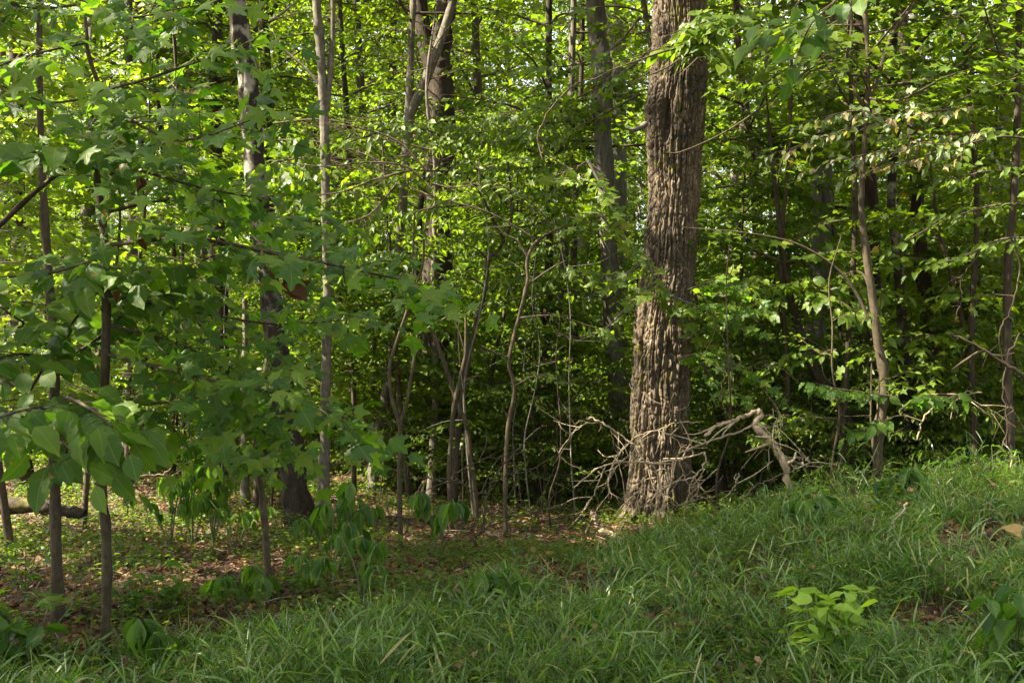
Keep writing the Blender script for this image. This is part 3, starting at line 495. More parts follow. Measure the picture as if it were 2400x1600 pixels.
# broken snag with a hollow
def snag():
    Y = 15; c = W(1096, 1000, Y); gz = float(ground(c[0], Y))-.1; N, Mz = 40, 40; top = W(0, 872, Y)[2]
    th = np.arange(N)*2*pi/N; t = np.linspace(0, 1, Mz); TH, T = np.meshgrid(th, t)
    rad = .20+.03*np.sin(T*7)+.10*np.exp(-T*8)+.05*np.exp(-((T-.78)/.14)**2)+.03*perlin(TH/(2*pi)*6, T*5, 6, 31)+.02*perlin(TH/(2*pi)*18, T*3, 18, 32)
    rad -= .12*np.exp(-(np.angle(np.exp(1j*(TH-1.72*pi)))/.42)**2-((T-.82)/.16)**2)
    jag = .12*perlin(TH/(2*pi)*9, T*0+.5, 9, 33)+.06*np.cos(TH-2.5); Zc = gz+(top-gz)*T+jag*T**3
    V = np.stack([c[0]+rad*np.cos(TH)-.05*T, Y+rad*np.sin(TH), Zc], -1).reshape(-1, 3)
    i = np.arange(Mz-1)[:, None]*N+np.arange(N); j = np.arange(Mz-1)[:, None]*N+(np.arange(N)+1) % N; Fq = np.stack([i, j, j+N, i+N], -1).reshape(-1, 4)
    inn = V[-N:].copy(); low = inn.copy(); low[:, :2] = (low[:, :2]-[c[0]-.05, Y])*.75+[c[0]-.05, Y]; low[:, 2] -= .3; n0 = len(V)
    k = np.arange(N); F2 = np.stack([(Mz-1)*N+k, (Mz-1)*N+(k+1) % N, n0+(k+1) % N, n0+k], 1)
    b = np.array([c[0], Y, gz]); o = link('snag', mesh('snag', [(np.vstack([V, low])-b, np.vstack([Fq, F2]), 0, None)], [bark_mat('mossy_snag', [(.3, G(.03, .022, .014)), (.5, G(.10, .08, .04)), (.75, G(.22, .18, .09))], .25, 15, .8, .6)], (0,)), None, b)
    tag(o, 'broken mossy snag with a hollow side, amid the thin saplings', 'dead tree')
snag()
# ------------------------------------------------------------------ fallen and dead branches
def dead(name, label, catg, paths, Y, mat, group=None, twigs=2, seed=0):
    """paths: [(px path with optional dY, w0, w1)]; first is the stem, the others its twigs"""
    rg = np.random.default_rng(seed+300); root = None
    for k, (path, w0, w1) in enumerate(paths):
        pp = [W(q[0], q[1], Y+(q[2] if len(q) > 2 else 0)) for q in path]; n = 5*len(pp); P = resample(pp, n); P[1:-1] += rg.normal(0, .006, (n-2, 3)); t = np.linspace(0, 1, n)
        wood = [tubes(P[None], ((w0*(1-t)+w1*t)/2*(.6 if w0 < 10 else .85)/F*Y*(1+.12*rg.normal(0, 1, n)))[None], 7)]
        for _ in range(twigs*2):
            i = rg.integers(n//5, n-1); T = nrm(P[i]-P[i-1]); d = nrm(T*.7+rg.normal(0, .6, 3)); L = rg.uniform(.06, .45)
            q = resample([P[i], P[i]+d*L*.5+rg.normal(0, .015, 3), P[i]+d*L+rg.normal(0, .04, 3)], 6); wood.append(tubes(q[None], (np.linspace(.3, .1, 6)*w1/F*Y+.0008)[None], 4))
        v, f = cat(wood)
        if root is None: root = thing(name, P[0].copy(), label, catg, group); b = P[0].copy()
        link('stem' if k == 0 else 'twig', mesh(name+'_piece', [(v-b, f, 0, None)], [M[mat]], (0,)), root)
    return root
dead('fallen_branch', 'thick pale branch snapped over into an arch above the grassy mound', 'branch', [([(1854, 1175), (1846, 1115), (1823, 1056), (1797, 1027), (1768, 996), (1785, 972), (1770, 963)], 22, 17), ([(1785, 972), (1768, 964), (1742, 976), (1711, 988), (1677, 1000), (1652, 1023, -.1)], 14, 8), ([(1764, 996), (1711, 1019), (1650, 1039), (1595, 1064, .3), (1570, 1101, .4), (1521, 1187, .5)], 9, 5),
    ([(1785, 972), (1818, 980), (1813, 1000), (1811, 1030)], 5, 3), ([(1793, 1002), (1823, 1049), (1844, 1078), (1872, 1104)], 9, 5), ([(1770, 990), (1770, 970), (1790, 1010), (1803, 1055), (1800, 1100)], 4, 3), ([(1811, 1030), (1830, 1005), (1835, 975), (1850, 972)], 4, 2)], 9, 'dead_wood', None, 2, 1)
dead('fallen_branch', 'pale bent branch with fine twigs caught against the thick shaggy trunk', 'branch', [([(1374, 979), (1400, 985), (1432, 1003), (1472, 1032), (1493, 1048), (1509, 1077), (1525, 1085)], 8, 6), ([(1403, 990), (1370, 992), (1345, 1010), (1310, 1060)], 5, 2), ([(1432, 1003), (1436, 1030), (1448, 1050)], 4, 2), ([(1472, 1032), (1450, 1060), (1444, 1080)], 4, 2), ([(1474, 985), (1490, 1015), (1500, 1060)], 4, 2), ([(1525, 1085), (1540, 1110), (1548, 1150), (1579, 1222)], 6, 4)], 9.9, 'dead_wood', 'dead branches heaped at the thick trunk', 3, 2)
dead('fallen_branch', 'long low dead branch crossing the foot of the thick shaggy trunk', 'branch', [([(1345, 1142), (1403, 1097), (1456, 1081), (1525, 1083), (1591, 1077), (1648, 1060)], 5, 7), ([(1456, 1081), (1430, 1115), (1428, 1170)], 5, 2), ([(1525, 1083), (1500, 1150), (1490, 1185)], 4, 3), ([(1420, 1090), (1395, 1150), (1370, 1190)], 5, 3), ([(1591, 1077), (1600, 1110), (1585, 1135)], 4, 2)], 9.7, 'dead_wood', 'dead branches heaped at the thick trunk', 3, 3)
dead('fallen_branch', 'crooked dead branch hooking down at the right foot of the thick trunk', 'branch', [([(1652, 1058), (1653, 1085), (1627, 1115), (1570, 1136), (1545, 1155), (1535, 1200)], 8, 5), ([(1627, 1115), (1615, 1150), (1605, 1215)], 6, 3), ([(1627, 1115), (1636, 1135), (1622, 1140)], 4, 3), ([(1570, 1136), (1568, 1165), (1590, 1185), (1625, 1150)], 4, 3), ([(1610, 1150), (1640, 1165), (1675, 1165)], 3, 2)], 9.6, 'dead_wood', 'dead branches heaped at the thick trunk', 3, 4)
dead('fallen_branch', 'curving dead twig looping across the lower thick trunk', 'branch', [([(1640, 990), (1590, 990), (1542, 1007), (1489, 1024), (1444, 1073), (1427, 1122), (1432, 1170)], 4, 4), ([(1570, 990), (1570, 950)], 3, 2), ([(1542, 1007), (1580, 1025), (1600, 1055)], 3, 2)], 9.8, 'dead_wood', 'dead branches heaped at the thick trunk', 3, 5)
dead('fallen_branch', 'bleached branch stump poking out of brown leaves by the thick trunk', 'branch', [([(1388, 1192), (1398, 1222), (1410, 1240), (1450, 1268), (1470, 1280)], 15, 24)], 9.5, 'dead_wood', None, 0, 6)
dead('fallen_branch', 'brown branch lying low between dead shrub and thick trunk', 'branch', [([(1240, 1280), (1310, 1268), (1380, 1250), (1430, 1262)], 6, 5), ([(1390, 1210), (1380, 1245), (1365, 1300), (1360, 1350)], 5, 4), ([(1275, 1220), (1330, 1208), (1370, 1212)], 6, 4), ([(1300, 1272), (1360, 1275), (1390, 1268)], 5, 5)], 8.8, 'brown_wood', None, 3, 7)
dead('dead_shrub', 'bare dead shrub with dark crooked stems in front of the saplings', 'dead shrub', [([(1105, 1330), (1110, 1290), (1117, 1254), (1133, 1234), (1138, 1190), (1145, 1155), (1159, 1119), (1192, 1074), (1233, 1035)], 12, 4), ([(1145, 1155), (1119, 1155), (1089, 1136), (1058, 1113)], 7, 5), ([(1058, 1113), (1103, 1088), (1145, 1074), (1198, 1066), (1215, 1063)], 5, 3), ([(1058, 1118), (1024, 1124), (1004, 1119), (976, 1124), (951, 1116), (906, 1094), (850, 1074), (810, 1056)], 6, 4),
    ([(1125, 1246), (1159, 1226), (1257, 1200), (1330, 1181)], 8, 4), ([(1117, 1256), (1069, 1290), (1032, 1313), (1010, 1325)], 8, 4), ([(1145, 1155), (1165, 1125), (1200, 1111), (1240, 1107), (1320, 1140)], 5, 3), ([(1198, 1066), (1210, 1100), (1222, 1175)], 4, 3), ([(1133, 1240), (1170, 1280), (1210, 1310)], 6, 4), ([(1120, 1250), (1085, 1252), (1045, 1250)], 4, 2)], 8.6, 'brown_wood', None, 3, 8)
dead('fallen_branch', 'thin grey branch hanging level beyond the wilted plants', 'branch', [([(835, 1216), (895, 1210), (962, 1214), (1016, 1220)], 6, 9)], 8.4, 'brown_wood', None, 2, 9)
dead('vine', 'long thin stem slanting across the thick shaggy trunk', 'branch', [([(1545, 490), (1583, 567), (1615, 640), (1652, 701), (1693, 791), (1725, 862)], 5, 3), ([(1725, 862), (1760, 858), (1800, 845)], 3, 2), ([(1700, 870, .1), (1690, 930, .1), (1715, 985, .1)], 6, 5)], 8.8, 'brown_wood', None, 1, 10)
dead('vine', 'dark hooked vine curling above the Y-forked sapling', 'vine', [([(1420, 184), (1399, 182), (1344, 201), (1293, 252), (1263, 306), (1266, 344), (1293, 371), (1344, 396), (1378, 381), (1420, 415)], 5, 8), ([(1344, 396), (1320, 405), (1300, 412)], 5, 3)], 10, 'twig', None, 1, 11)
dead('stick', 'bare broken stick leaning in the grass on the mound', 'stick', [([(2036, 1312), (2060, 1280), (2090, 1232), (2128, 1178)], 10, 6)], 6.6, 'dead_wood', None, 0, 12)
dead('stick', 'thin stick slanting at the foot of the arching branch', 'stick', [([(1738, 1172), (1770, 1140), (1810, 1122), (1855, 1104)], 9, 4)], 8.6, 'brown_wood', None, 1, 13)
dead('stick', 'short pale twig upright by the arching branch', 'stick', [([(1690, 1172), (1715, 1150), (1725, 1130), (1732, 1108)], 5, 5)], 8.8, 'dead_wood', None, 1, 14)
dead('fallen_branch', 'bare arching twig above the pale trunk at the wood edge', 'branch', [([(2370, 560), (2300, 590), (2258, 650), (2254, 700), (2240, 750)], 6, 4)], 8.5, 'brown_wood', 'loose bare branches among the saplings', 2, 15)
dead('fallen_branch', 'long bare branch drooping past the leaning dark trunk', 'branch', [([(2230, 780), (2290, 810), (2350, 850), (2420, 890)], 9, 15), ([(2390, 780), (2360, 840), (2350, 900), (2360, 1000), (2345, 1060)], 6, 5), ([(2350, 900), (2380, 970), (2420, 1040)], 5, 4), ([(2380, 545), (2390, 640), (2370, 720), (2342, 780), (2350, 850)], 7, 5)], 8.2, 'brown_wood', 'loose bare branches among the saplings', 1, 16)
dead('fallen_branch', 'grey dead branch reaching up beside the spotted sapling', 'branch', [([(2150, 1030), (2160, 990), (2180, 960), (2230, 930), (2260, 920), (2300, 920)], 7, 4), ([(2230, 930), (2300, 945), (2380, 1000)], 4, 3)], 9.5, 'dead_wood', 'loose bare branches among the saplings', 3, 17)
dead('fallen_branch', 'long thin branch sweeping above the yellowing spray', 'branch', [([(1910, 1050), (2000, 1000, .5), (1980, 985), (1640, 700, 1)], 1, 1)], 13, 'brown_wood', 'loose bare branches among the saplings', 0, 18) if 0 else None
dead('log', 'dark decaying log lying on the litter beside the big oval leaves', 'log', [([(-60, 1190), (60, 1185), (140, 1195), (200, 1205)], 48, 30)], 9.6, 'dark_bark', None, 0, 19)
for k, (p, l) in enumerate([([(880, 1150), (905, 1165), (912, 1200)], 'hooked pale dead branch on the sunny litter'), ([(985, 1165), (1000, 1120), (1012, 1080)], 'pale dead stick leaning against the mossy trunk'), ([(880, 1190), (940, 1185), (1000, 1200)], 'pale dead stick lying by the mossy trunk'), ([(900, 1205), (950, 1195), (990, 1178)], 'grey dead stick lying on the sunny litter pile'), ([(965, 1175), (985, 1140), (1000, 1125)], 'short pale stick propped by the mossy trunk'),
    ([(380, 1050), (400, 1060), (395, 1075)], 'curled pale twig above the orange litter'), ([(240, 1095), (290, 1110), (380, 1112), (405, 1085)], 'thin bent twig hanging behind the slender sapling'), ([(160, 1260), (185, 1225), (198, 1213)], 'slim dry stalk beside the broad-leaf sapling trunk')]):
    dead('dead_stick', l, 'stick', [(p, 6, 4)], 12 if k < 5 else 7.5, 'dead_wood', 'sticks on the forest floor', 1, 20+k)
# ------------------------------------------------------------------ leafy sprays that reach in front of the thick trunk
def spray(name, label, paths, Y, leaf, spec, w0=7, seed=0, group=None, catg='branch', wood='twig'):
    rg = np.random.default_rng(seed+700); b = None; root = None
    for k, path in enumerate(paths):
        pp = [W(q[0], q[1], Y+(q[2] if len(q) > 2 else 0)) for q in path]
        if b is None: b = pp[0].copy(); root = thing(name, b, label, catg, group)
        l = Plant(rg, .8); l.branch(pp, w0/2/F*Y, 1.2/F*Y, n=4*len(pp), **spec)
        v, f = cat(l.wood); link('stem', mesh(name+'_stem', [(v-b, f, 0, None)], [M[wood]], (0,)), root)
        lf = l.lv.bake(0, shaft_carver(None, 1.1))
        if lf: link('foliage', mesh(name+'_foliage', [(a-b, c, d, e) for a, c, d, e in lf], [M[leaf]], (0,)), root)
OV = dict(tl=.46, ts=.042, tpl='ovate', ls=.055, size=.125, droop=.12, start=.05, tilt=.4, ldroop=.4, tr=.0022)
OB = dict(OV, tpl='big')
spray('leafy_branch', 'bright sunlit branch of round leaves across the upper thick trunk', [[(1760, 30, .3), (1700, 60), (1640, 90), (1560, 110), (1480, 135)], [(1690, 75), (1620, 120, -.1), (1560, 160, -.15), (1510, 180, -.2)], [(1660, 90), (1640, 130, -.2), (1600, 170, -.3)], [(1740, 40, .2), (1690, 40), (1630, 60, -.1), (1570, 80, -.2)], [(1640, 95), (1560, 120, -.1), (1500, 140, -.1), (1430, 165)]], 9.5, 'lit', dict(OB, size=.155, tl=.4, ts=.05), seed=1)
spray('leafy_branch', 'drooping lobed-leaf branch in front of the middle of the thick trunk', [[(1378, 375), (1411, 440), (1431, 481), (1468, 563), (1525, 636), (1590, 735), (1655, 803)], [(1468, 563), (1440, 540), (1400, 500), (1370, 510)], [(1500, 620), (1450, 650), (1400, 640)], [(1540, 660), (1500, 690), (1420, 770), (1400, 780)], [(1560, 690), (1590, 700), (1640, 720)], [(1411, 440), (1360, 420), (1300, 420)]], 9.7, 'lit', dict(OV, tpl=('maple', 'maple3'), size=.165, tl=.38, ts=.055, ls=.08), 9, 2, None, 'branch', 'grey')
spray('leafy_branch', 'flat lit spray of yellowing leaves behind the arching pale branch', [[(1640, 690, .3), (1740, 675), (1850, 668), (1960, 672), (2060, 680, -.2)], [(1780, 675), (1740, 720, -.3), (1700, 750, -.4)], [(1900, 670), (1960, 700, -.4), (2020, 740, -.5)]], 10.4, 'lit', dict(OB, size=.13, tl=.5), 6, 3)
spray('leafy_branch', 'large-leaved branch hanging down from the top between two trunks', [[(2010, -60), (1960, 0), (1900, 40), (1830, 70)], [(1960, 0), (1900, 60), (1870, 130)], [(2020, -40), (1990, 30), (1960, 50)], [(1900, -40), (1860, 20), (1800, 60)]], 6.2, 'paw', dict(OB, size=.17, tl=.3, ts=.10, ls=.10), 5, 4)
spray('leafy_branch', 'branch of pale curled leaves in front of the forking sapling', [[(2300, 250), (2200, 260), (2080, 280), (1960, 310), (1850, 350)], [(2350, 300), (2200, 320), (2080, 350), (1950, 380)], [(2280, 330), (2150, 370), (2040, 400)], [(2080, 280), (2010, 260), (1930, 275)]], 8.6, 'pale', dict(OV, size=.085, ts=.07, tilt=.9, ldroop=.9), 6, 5)
spray('leafy_branch', 'grey-green branch at the wood edge above the pale trunk', [[(2440, 330), (2350, 320), (2240, 340), (2140, 330)], [(2440, 480), (2340, 480), (2230, 510), (2130, 560)], [(2440, 420), (2330, 400), (2240, 420)], [(2440, 560), (2350, 560), (2260, 600), (2190, 620)]], 8.4, 'under', dict(OV, size=.095, ts=.08), 7, 6)
spray('leafy_branch', 'branch of lobed leaves beside the thick trunk above the snapped arch', [[(1590, 840), (1650, 830), (1720, 860), (1790, 900)], [(1640, 840), (1680, 900), (1730, 930)], [(1600, 800), (1680, 760), (1760, 770)], [(1610, 680), (1680, 660), (1760, 690)], [(1600, 740), (1650, 720), (1720, 720)]], 9.6, 'maple', dict(OV, tpl='maple', size=.13, tl=.35), 6, 7)
spray('leafy_branch', 'cluster of drooping leaves among the saplings beyond the wilted plants', [[(990, 420), (950, 390), (870, 380), (760, 390), (660, 380)], [(960, 400), (880, 420), (800, 450), (700, 460)], [(1000, 400), (930, 330), (840, 300), (770, 290)], [(1010, 430), (1060, 440), (1120, 430)], [(930, 430), (870, 500), (820, 520)]], 10, 'lit', dict(OB, size=.13, tl=.55, ts=.04, ldroop=1.2, tilt=.6, droop=.4), 6, 8)
spray('leafy_branch', 'wide sunlit spray of hanging oval leaves beside the slim pale trunk', [[(620, 330), (720, 330), (820, 350), (920, 390)], [(600, 420), (700, 420), (800, 440), (880, 470)], [(640, 380), (740, 370), (850, 400)], [(610, 480), (700, 510), (780, 540)], [(640, 290), (740, 280), (830, 290)]], 11.5, 'lit', dict(OB, size=.125, tl=.5, ldroop=1.1, tilt=.6, droop=.35), 6, 21)
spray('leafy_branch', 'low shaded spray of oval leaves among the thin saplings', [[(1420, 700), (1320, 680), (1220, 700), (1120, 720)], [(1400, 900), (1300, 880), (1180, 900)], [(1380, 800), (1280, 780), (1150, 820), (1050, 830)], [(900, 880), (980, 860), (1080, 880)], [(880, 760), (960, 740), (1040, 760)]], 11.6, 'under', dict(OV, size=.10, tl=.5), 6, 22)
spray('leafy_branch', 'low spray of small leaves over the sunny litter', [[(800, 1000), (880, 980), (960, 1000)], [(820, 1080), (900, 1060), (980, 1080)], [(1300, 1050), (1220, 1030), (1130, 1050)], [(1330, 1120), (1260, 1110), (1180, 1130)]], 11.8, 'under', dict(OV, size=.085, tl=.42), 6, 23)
spray('leafy_branch', 'flat spray of lobed leaves between the weathered trunk and spotted sapling', [[(1680, 440), (1780, 430), (1880, 460), (1960, 500)], [(1700, 560), (1800, 570), (1880, 600)], [(1690, 330), (1790, 320), (1900, 350)], [(2120, 600), (2220, 590), (2330, 620)], [(2140, 700), (2240, 690), (2360, 720)], [(1700, 780), (1780, 800), (1880, 830)]], 11.4, 'under', dict(OV, tpl='maples', size=.12, tl=.5), 6, 24)
spray('leafy_branch', 'sunny spray of small leaves above the Y-forked sapling', [[(1380, 500), (1280, 520), (1180, 540), (1080, 560)], [(1400, 330), (1300, 330), (1180, 330), (1060, 340)], [(1420, 420), (1300, 450), (1180, 460)], [(1400, 230), (1280, 250), (1150, 290), (1040, 300)], [(1330, 560), (1250, 590), (1180, 590)], [(1380, 640), (1270, 640), (1150, 660)], [(1400, 280), (1270, 290), (1130, 310), (1000, 320)], [(1390, 380), (1280, 390), (1150, 400), (1040, 410)], [(1100, 480), (1000, 490), (900, 520)], [(1000, 600), (920, 590), (820, 610)]], 11.2, 'lit', dict(OV, tpl=('lance', 'ovate'), size=.105, ts=.04, ls=.05, tl=.6, ldroop=.7, tilt=.55), 6, 9)
spray('leafy_branch', 'upper branch of bright lobed leaves left of the thick trunk', [[(1560, 60), (1480, 20), (1380, 20), (1270, 60)], [(1500, 40), (1440, 110), (1360, 150), (1260, 160)], [(1530, 110), (1450, 180), (1350, 230), (1270, 250)], [(1500, 220), (1430, 260), (1350, 300)]], 10.9, 'lit', dict(OV, tpl='maples', size=.12, ts=.10), 7, 10)
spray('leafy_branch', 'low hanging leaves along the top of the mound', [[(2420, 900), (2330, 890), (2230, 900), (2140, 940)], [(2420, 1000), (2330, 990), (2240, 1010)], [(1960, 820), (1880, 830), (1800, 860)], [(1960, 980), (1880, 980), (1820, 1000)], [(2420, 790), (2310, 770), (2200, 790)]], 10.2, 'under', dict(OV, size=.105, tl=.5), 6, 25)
spray('leafy_branch', 'row of broad leaves low between forked sapling and arching branch', [[(2100, 930), (2030, 920), (1960, 910), (1920, 900)], [(2110, 960), (2160, 930), (2220, 930)], [(2090, 980), (2040, 1000), (2010, 1010)]], 9.1, 'paw', dict(OB, size=.13, tl=.25, ldroop=.8), 5, 11)
# ------------------------------------------------------------------ plants: wilted, young and low ones
def wilted(px, py, Y, h, n, label, seed, wd=.3, leaf='dark', size=.16, tpl='wilt'):
    rg = np.random.default_rng(seed); x = (px-HX)/F*Y; b = np.array([x, Y, float(ground(x, Y))]); root = thing('wilted_plant', b, label, 'plant', 'wilted plants at the litter edge'); 
    for s in range(n):
        a = s*2.4+rg.uniform(0, 1); lean = rg.uniform(.3, 1)*wd; hh = h*rg.uniform(.6, 1.05); tip = np.array([cos(a)*lean, sin(a)*lean, hh]); P = resample([np.zeros(3), tip*[.4, .4, .6]+0, tip, tip+np.array([cos(a)*.06, sin(a)*.06, -.05])], 9)
        v, f = tubes(P[None], np.linspace(.007, .003, 9)[None], 5); link('stem', mesh('wilted_stem', [(v, f, 0, None)], [M['stem']], (0,)), root)
        lv = Leaves(); k = 11; u = rg.uniform(.45, 1, k); i = (u*8).astype(int); p = P[i]; aa = rg.uniform(0, 6.28, k); out = np.stack([np.cos(aa), np.sin(aa), np.zeros(k)], 1)
        lv.add(tpl, p+out*.03, out*.38-UP, out+UP*.4, size*rg.uniform(.7, 1.25, k), rg.uniform(.6, 1.3, k))
        link('foliage', mesh('wilted_foliage', lv.bake(0), [M[leaf]], (0,)), root)
for i, a in enumerate([(400, 1300, 8.2, .62, 4, 'wilted plant with limp hanging leaves, first from the slender sapling'), (450, 1290, 8.4, .78, 5, 'tall wilted plant with limp leaves amid the brown litter'), (500, 1280, 8.6, .9, 5, 'tallest limp-leaved plant behind the thin drooping sapling'), (550, 1270, 8.3, .5, 3, 'small limp plant beside the tallest wilted plant'),
    (775, 1330, 7.6, .62, 4, 'dark wilted plant in front of the leaning dark trunk'), (815, 1330, 7.8, .72, 5, 'darkest limp plant at the foot of the slim pale trunk'), (1030, 1310, 7.9, .62, 3, 'dark upright wilted plant beside the dead shrub'), (850, 1440, 6.6, .42, 4, 'limp bright green plant standing in the grass edge'), (770, 1430, 6.8, .36, 3, 'small limp plant next to the grass edge'), (560, 1440, 6.4, .24, 2, 'single limp seedling on the bare litter'), (640, 1400, 6.9, .2, 2, 'tiny limp seedling near the sunny patch of litter')]):
    wilted(*a, seed=900+i, leaf='paw' if i < 4 or i > 9 else 'dark', size=(.12, .16, .18, .11)[i % 4], tpl='wilt2' if i % 3 == 1 else 'wilt')
for i, a in enumerate([(345, 1560, 5.0, .30, 2, 'dark drooping leaf plant in the grass beside the slender sapling'), (920, 1600, 4.6, .26, 2, 'broad crumpled plant low in the near grass'), (1180, 1420, 6.2, .34, 2, 'dark limp plant standing midway in the grass'), (2120, 1230, 7.6, .38, 3, 'dark limp plant on the crest of the mound'), (1910, 1270, 7.2, .32, 3, 'dark limp plant on the mound beside the stick')]):
    wilted(*a, seed=950+i, wd=.10)
def herb(px, py, Y, h, n, label, seed, leaf='paw', size=.12, tpl='big', name='herb', group='broad-leaved plants in the grass', wd=.22, ldroop=.2, stem='stem'):
    rg = np.random.default_rng(seed); x = (px-HX)/F*Y; b = np.array([x, Y, float(ground(x, Y))]); root = thing(name, b, label, 'plant', group)
    for s in range(n):
        a = s*2.4+rg.uniform(0, .8); lean = rg.uniform(.2, 1)*wd; hh = h*rg.uniform(.7, 1.05); tip = np.array([cos(a)*lean, sin(a)*lean, hh]); P = resample([np.zeros(3), tip*[.3, .3, .5], tip], 7)
        v, f = tubes(P[None], np.linspace(.006, .002, 7)[None], 5); link('stem', mesh('herb_stem', [(v, f, 0, None)], [M[stem]], (0,)), root)
        lv = Leaves(); k = 8; u = rg.uniform(.35, 1, k); u[:3] = 1; p = P[(u*6).astype(int)]; aa = np.arange(k)*2.4+rg.uniform(0, 6); out = np.stack([np.cos(aa), np.sin(aa), np.zeros(k)], 1)
        lv.add(tpl, p+out*.02, out+UP*(rg.uniform(-.3, .4, k)-ldroop)[:, None], UP+rg.normal(0, .3, (k, 3)), size*rg.uniform(.6, 1.2, k), rg.uniform(.5, 1.4, k))
        link('foliage', mesh('herb_foliage', lv.bake(0), [M[leaf]], (0,)), root)
herb(1925, 1480, 4.75, .44, 14, 'bright yellow-green leafy plant standing out of the grass', 1001, 'yellow', .11, 'big', 'young_plant', None, .25, .05)
herb(2190, 1600, 4.8, .30, 3, 'broad heart-leaved plant at the near grass edge', 1002, 'dark', .12)
herb(2015, 1640, 4.6, .26, 3, 'dark broad-leaved plant lowest in the near grass', 1003, 'dark', .12)
herb(2370, 1640, 4.5, .55, 4, 'large wilting plant on a purple stem at the corner', 1004, 'dark', .17, 'wilt', 'wilted_plant', None, .15, .9, 'twig')
herb(80, 1600, 5.0, .50, 5, 'lobed-leaf seedling at the foot of the broad-leaf sapling', 1005, 'maple', .12, 'maple', 'seedling', None, .22, .1)
herb(30, 1620, 4.9, .36, 5, 'dark leafy clump under the lobed-leaf seedling', 1006, 'dark', .17, 'big', 'herb', None, .2, .5)
herb(690, 1480, 6.0, .10, 2, 'pale low seedling at the edge of the litter', 1007, 'pale', .09, 'big', 'seedling', None, .05)
herb(300, 1420, 6.0, .45, 4, 'lobed seedling behind the slender sapling foot', 1008, 'maple', .10, 'maple2', 'seedling', None, .25, .2)
herb(380, 1440, 6.1, .26, 3, 'low lobed seedling beside the slender sapling foot', 1009, 'maple', .10, 'maple2', 'seedling', None, .2, .2)
herb(975, 1430, 6.6, .20, 3, 'small pale-leaved plant behind the near grass', 1010, 'paw', .08)
herb(720, 1370, 7.1, .26, 4, 'small fresh lobed seedling just past the thin drooping sapling', 1016, 'under', .075, 'maples', 'seedling', None, .16, .1)
herb(880, 1340, 7.3, .34, 5, 'narrow-leaved young plant at the grass edge below the pale fork', 1017, 'under', .11, 'lance', 'young_plant', None, .2, .3)
herb(60, 1400, 6.4, .4, 4, 'rounded leafy plant beside the broad-leaf sapling trunk', 1011, 'maple', .09, 'ovate', 'herb', None, .22, .2)
herb(1690, 1210, 8.4, .22, 4, 'light green leafy plant below the short pale twig', 1012, 'paw', .08, 'lance')
herb(1910, 1180, 8.6, .2, 3, 'round-leaved plant beside the arching branch foot', 1013, 'paw', .10)
herb(2230, 1140, 8.2, .4, 4, 'leafy plant on the mound below the dead grey branch', 1014, 'paw', .10, 'lance')
herb(2330, 1120, 8.0, .4, 5, 'tufted leafy plant on top of the mound', 1015, 'paw', .10, 'lance')
# big tan dead leaf, curled dead leaves caught in the sapling
def dead_leaf(label, p, d, n, size, mat='dead', tpl='wilt', zs=1.):
    lv = Leaves(); lv.add(tpl, np.zeros((1, 3)), np.array([d], float), np.array([n], float), np.array([size]), np.array([zs])); o = link('dead_leaf', mesh('dead_leaf', lv.bake(0), [M[mat]]), None, p); tag(o, label, 'leaf')
dead_leaf('large pale tan dead leaf curled in the grass', W(2345, 1235, 5.7), (.75, .1, -.5), (-.3, -.8, .7), .14, 'tan', 'wilt', 2.2)
dead_leaf('brown crumpled leaf lying in the nearest grass', W(1400, 1590, 4.8), (1, .1, .1), (0, -.3, 1), .13, 'litter', 'big', 1.5)
for i, (px, py, Y, s, l) in enumerate([(272, 365, 4.9, .11, 'upper curled brown leaf hanging on the slender sapling'), (300, 400, 4.9, .12, 'largest curled brown leaf hanging below the sapling fork'), (318, 415, 4.9, .10, 'thin curled brown leaf tip hanging below the sapling fork'), (672, 640, 4.9, .12, 'first of the hanging brown leaves far out on the sapling spray'), (692, 650, 4.9, .14, 'middle of the hanging brown leaves far out on the sapling spray'), (712, 655, 4.9, .15, 'longest hanging brown leaf far out on the sapling spray'), (728, 660, 4.9, .13, 'last of the hanging brown leaves far out on the sapling spray'), (650, 625, 4.9, .10, 'reddish hanging leaf nearest the stem on the sapling spray'),
    (345, 555, 4.9, .10, 'dark brown leaf under the level sapling branch'), (285, 680, 5.0, .09, 'withered leaf hanging beside the sapling stem')]):
    dead_leaf(l, W(px, py, Y), (rng.normal(0, .45), -.1, -1), (rng.normal(0, 1.5), -1, .2), s*.8, 'dead', 'wilt', rng.uniform(1.5, 3))
for i, (px, py, s, l) in enumerate([(160, 155, .09, 'yellow leaf among dark leaves at the sapling top'), (230, 190, .10, 'yellow lobed leaf just above the sapling fork'), (240, 225, .09, 'ochre lobed leaf on the sapling fork')]):
    dead_leaf(l, W(px, py, 4.75), (.6-.6*i, -.3, -.35), (0, -.7, .8), s*1.3, 'yellow', 'maple2' if i else 'big')
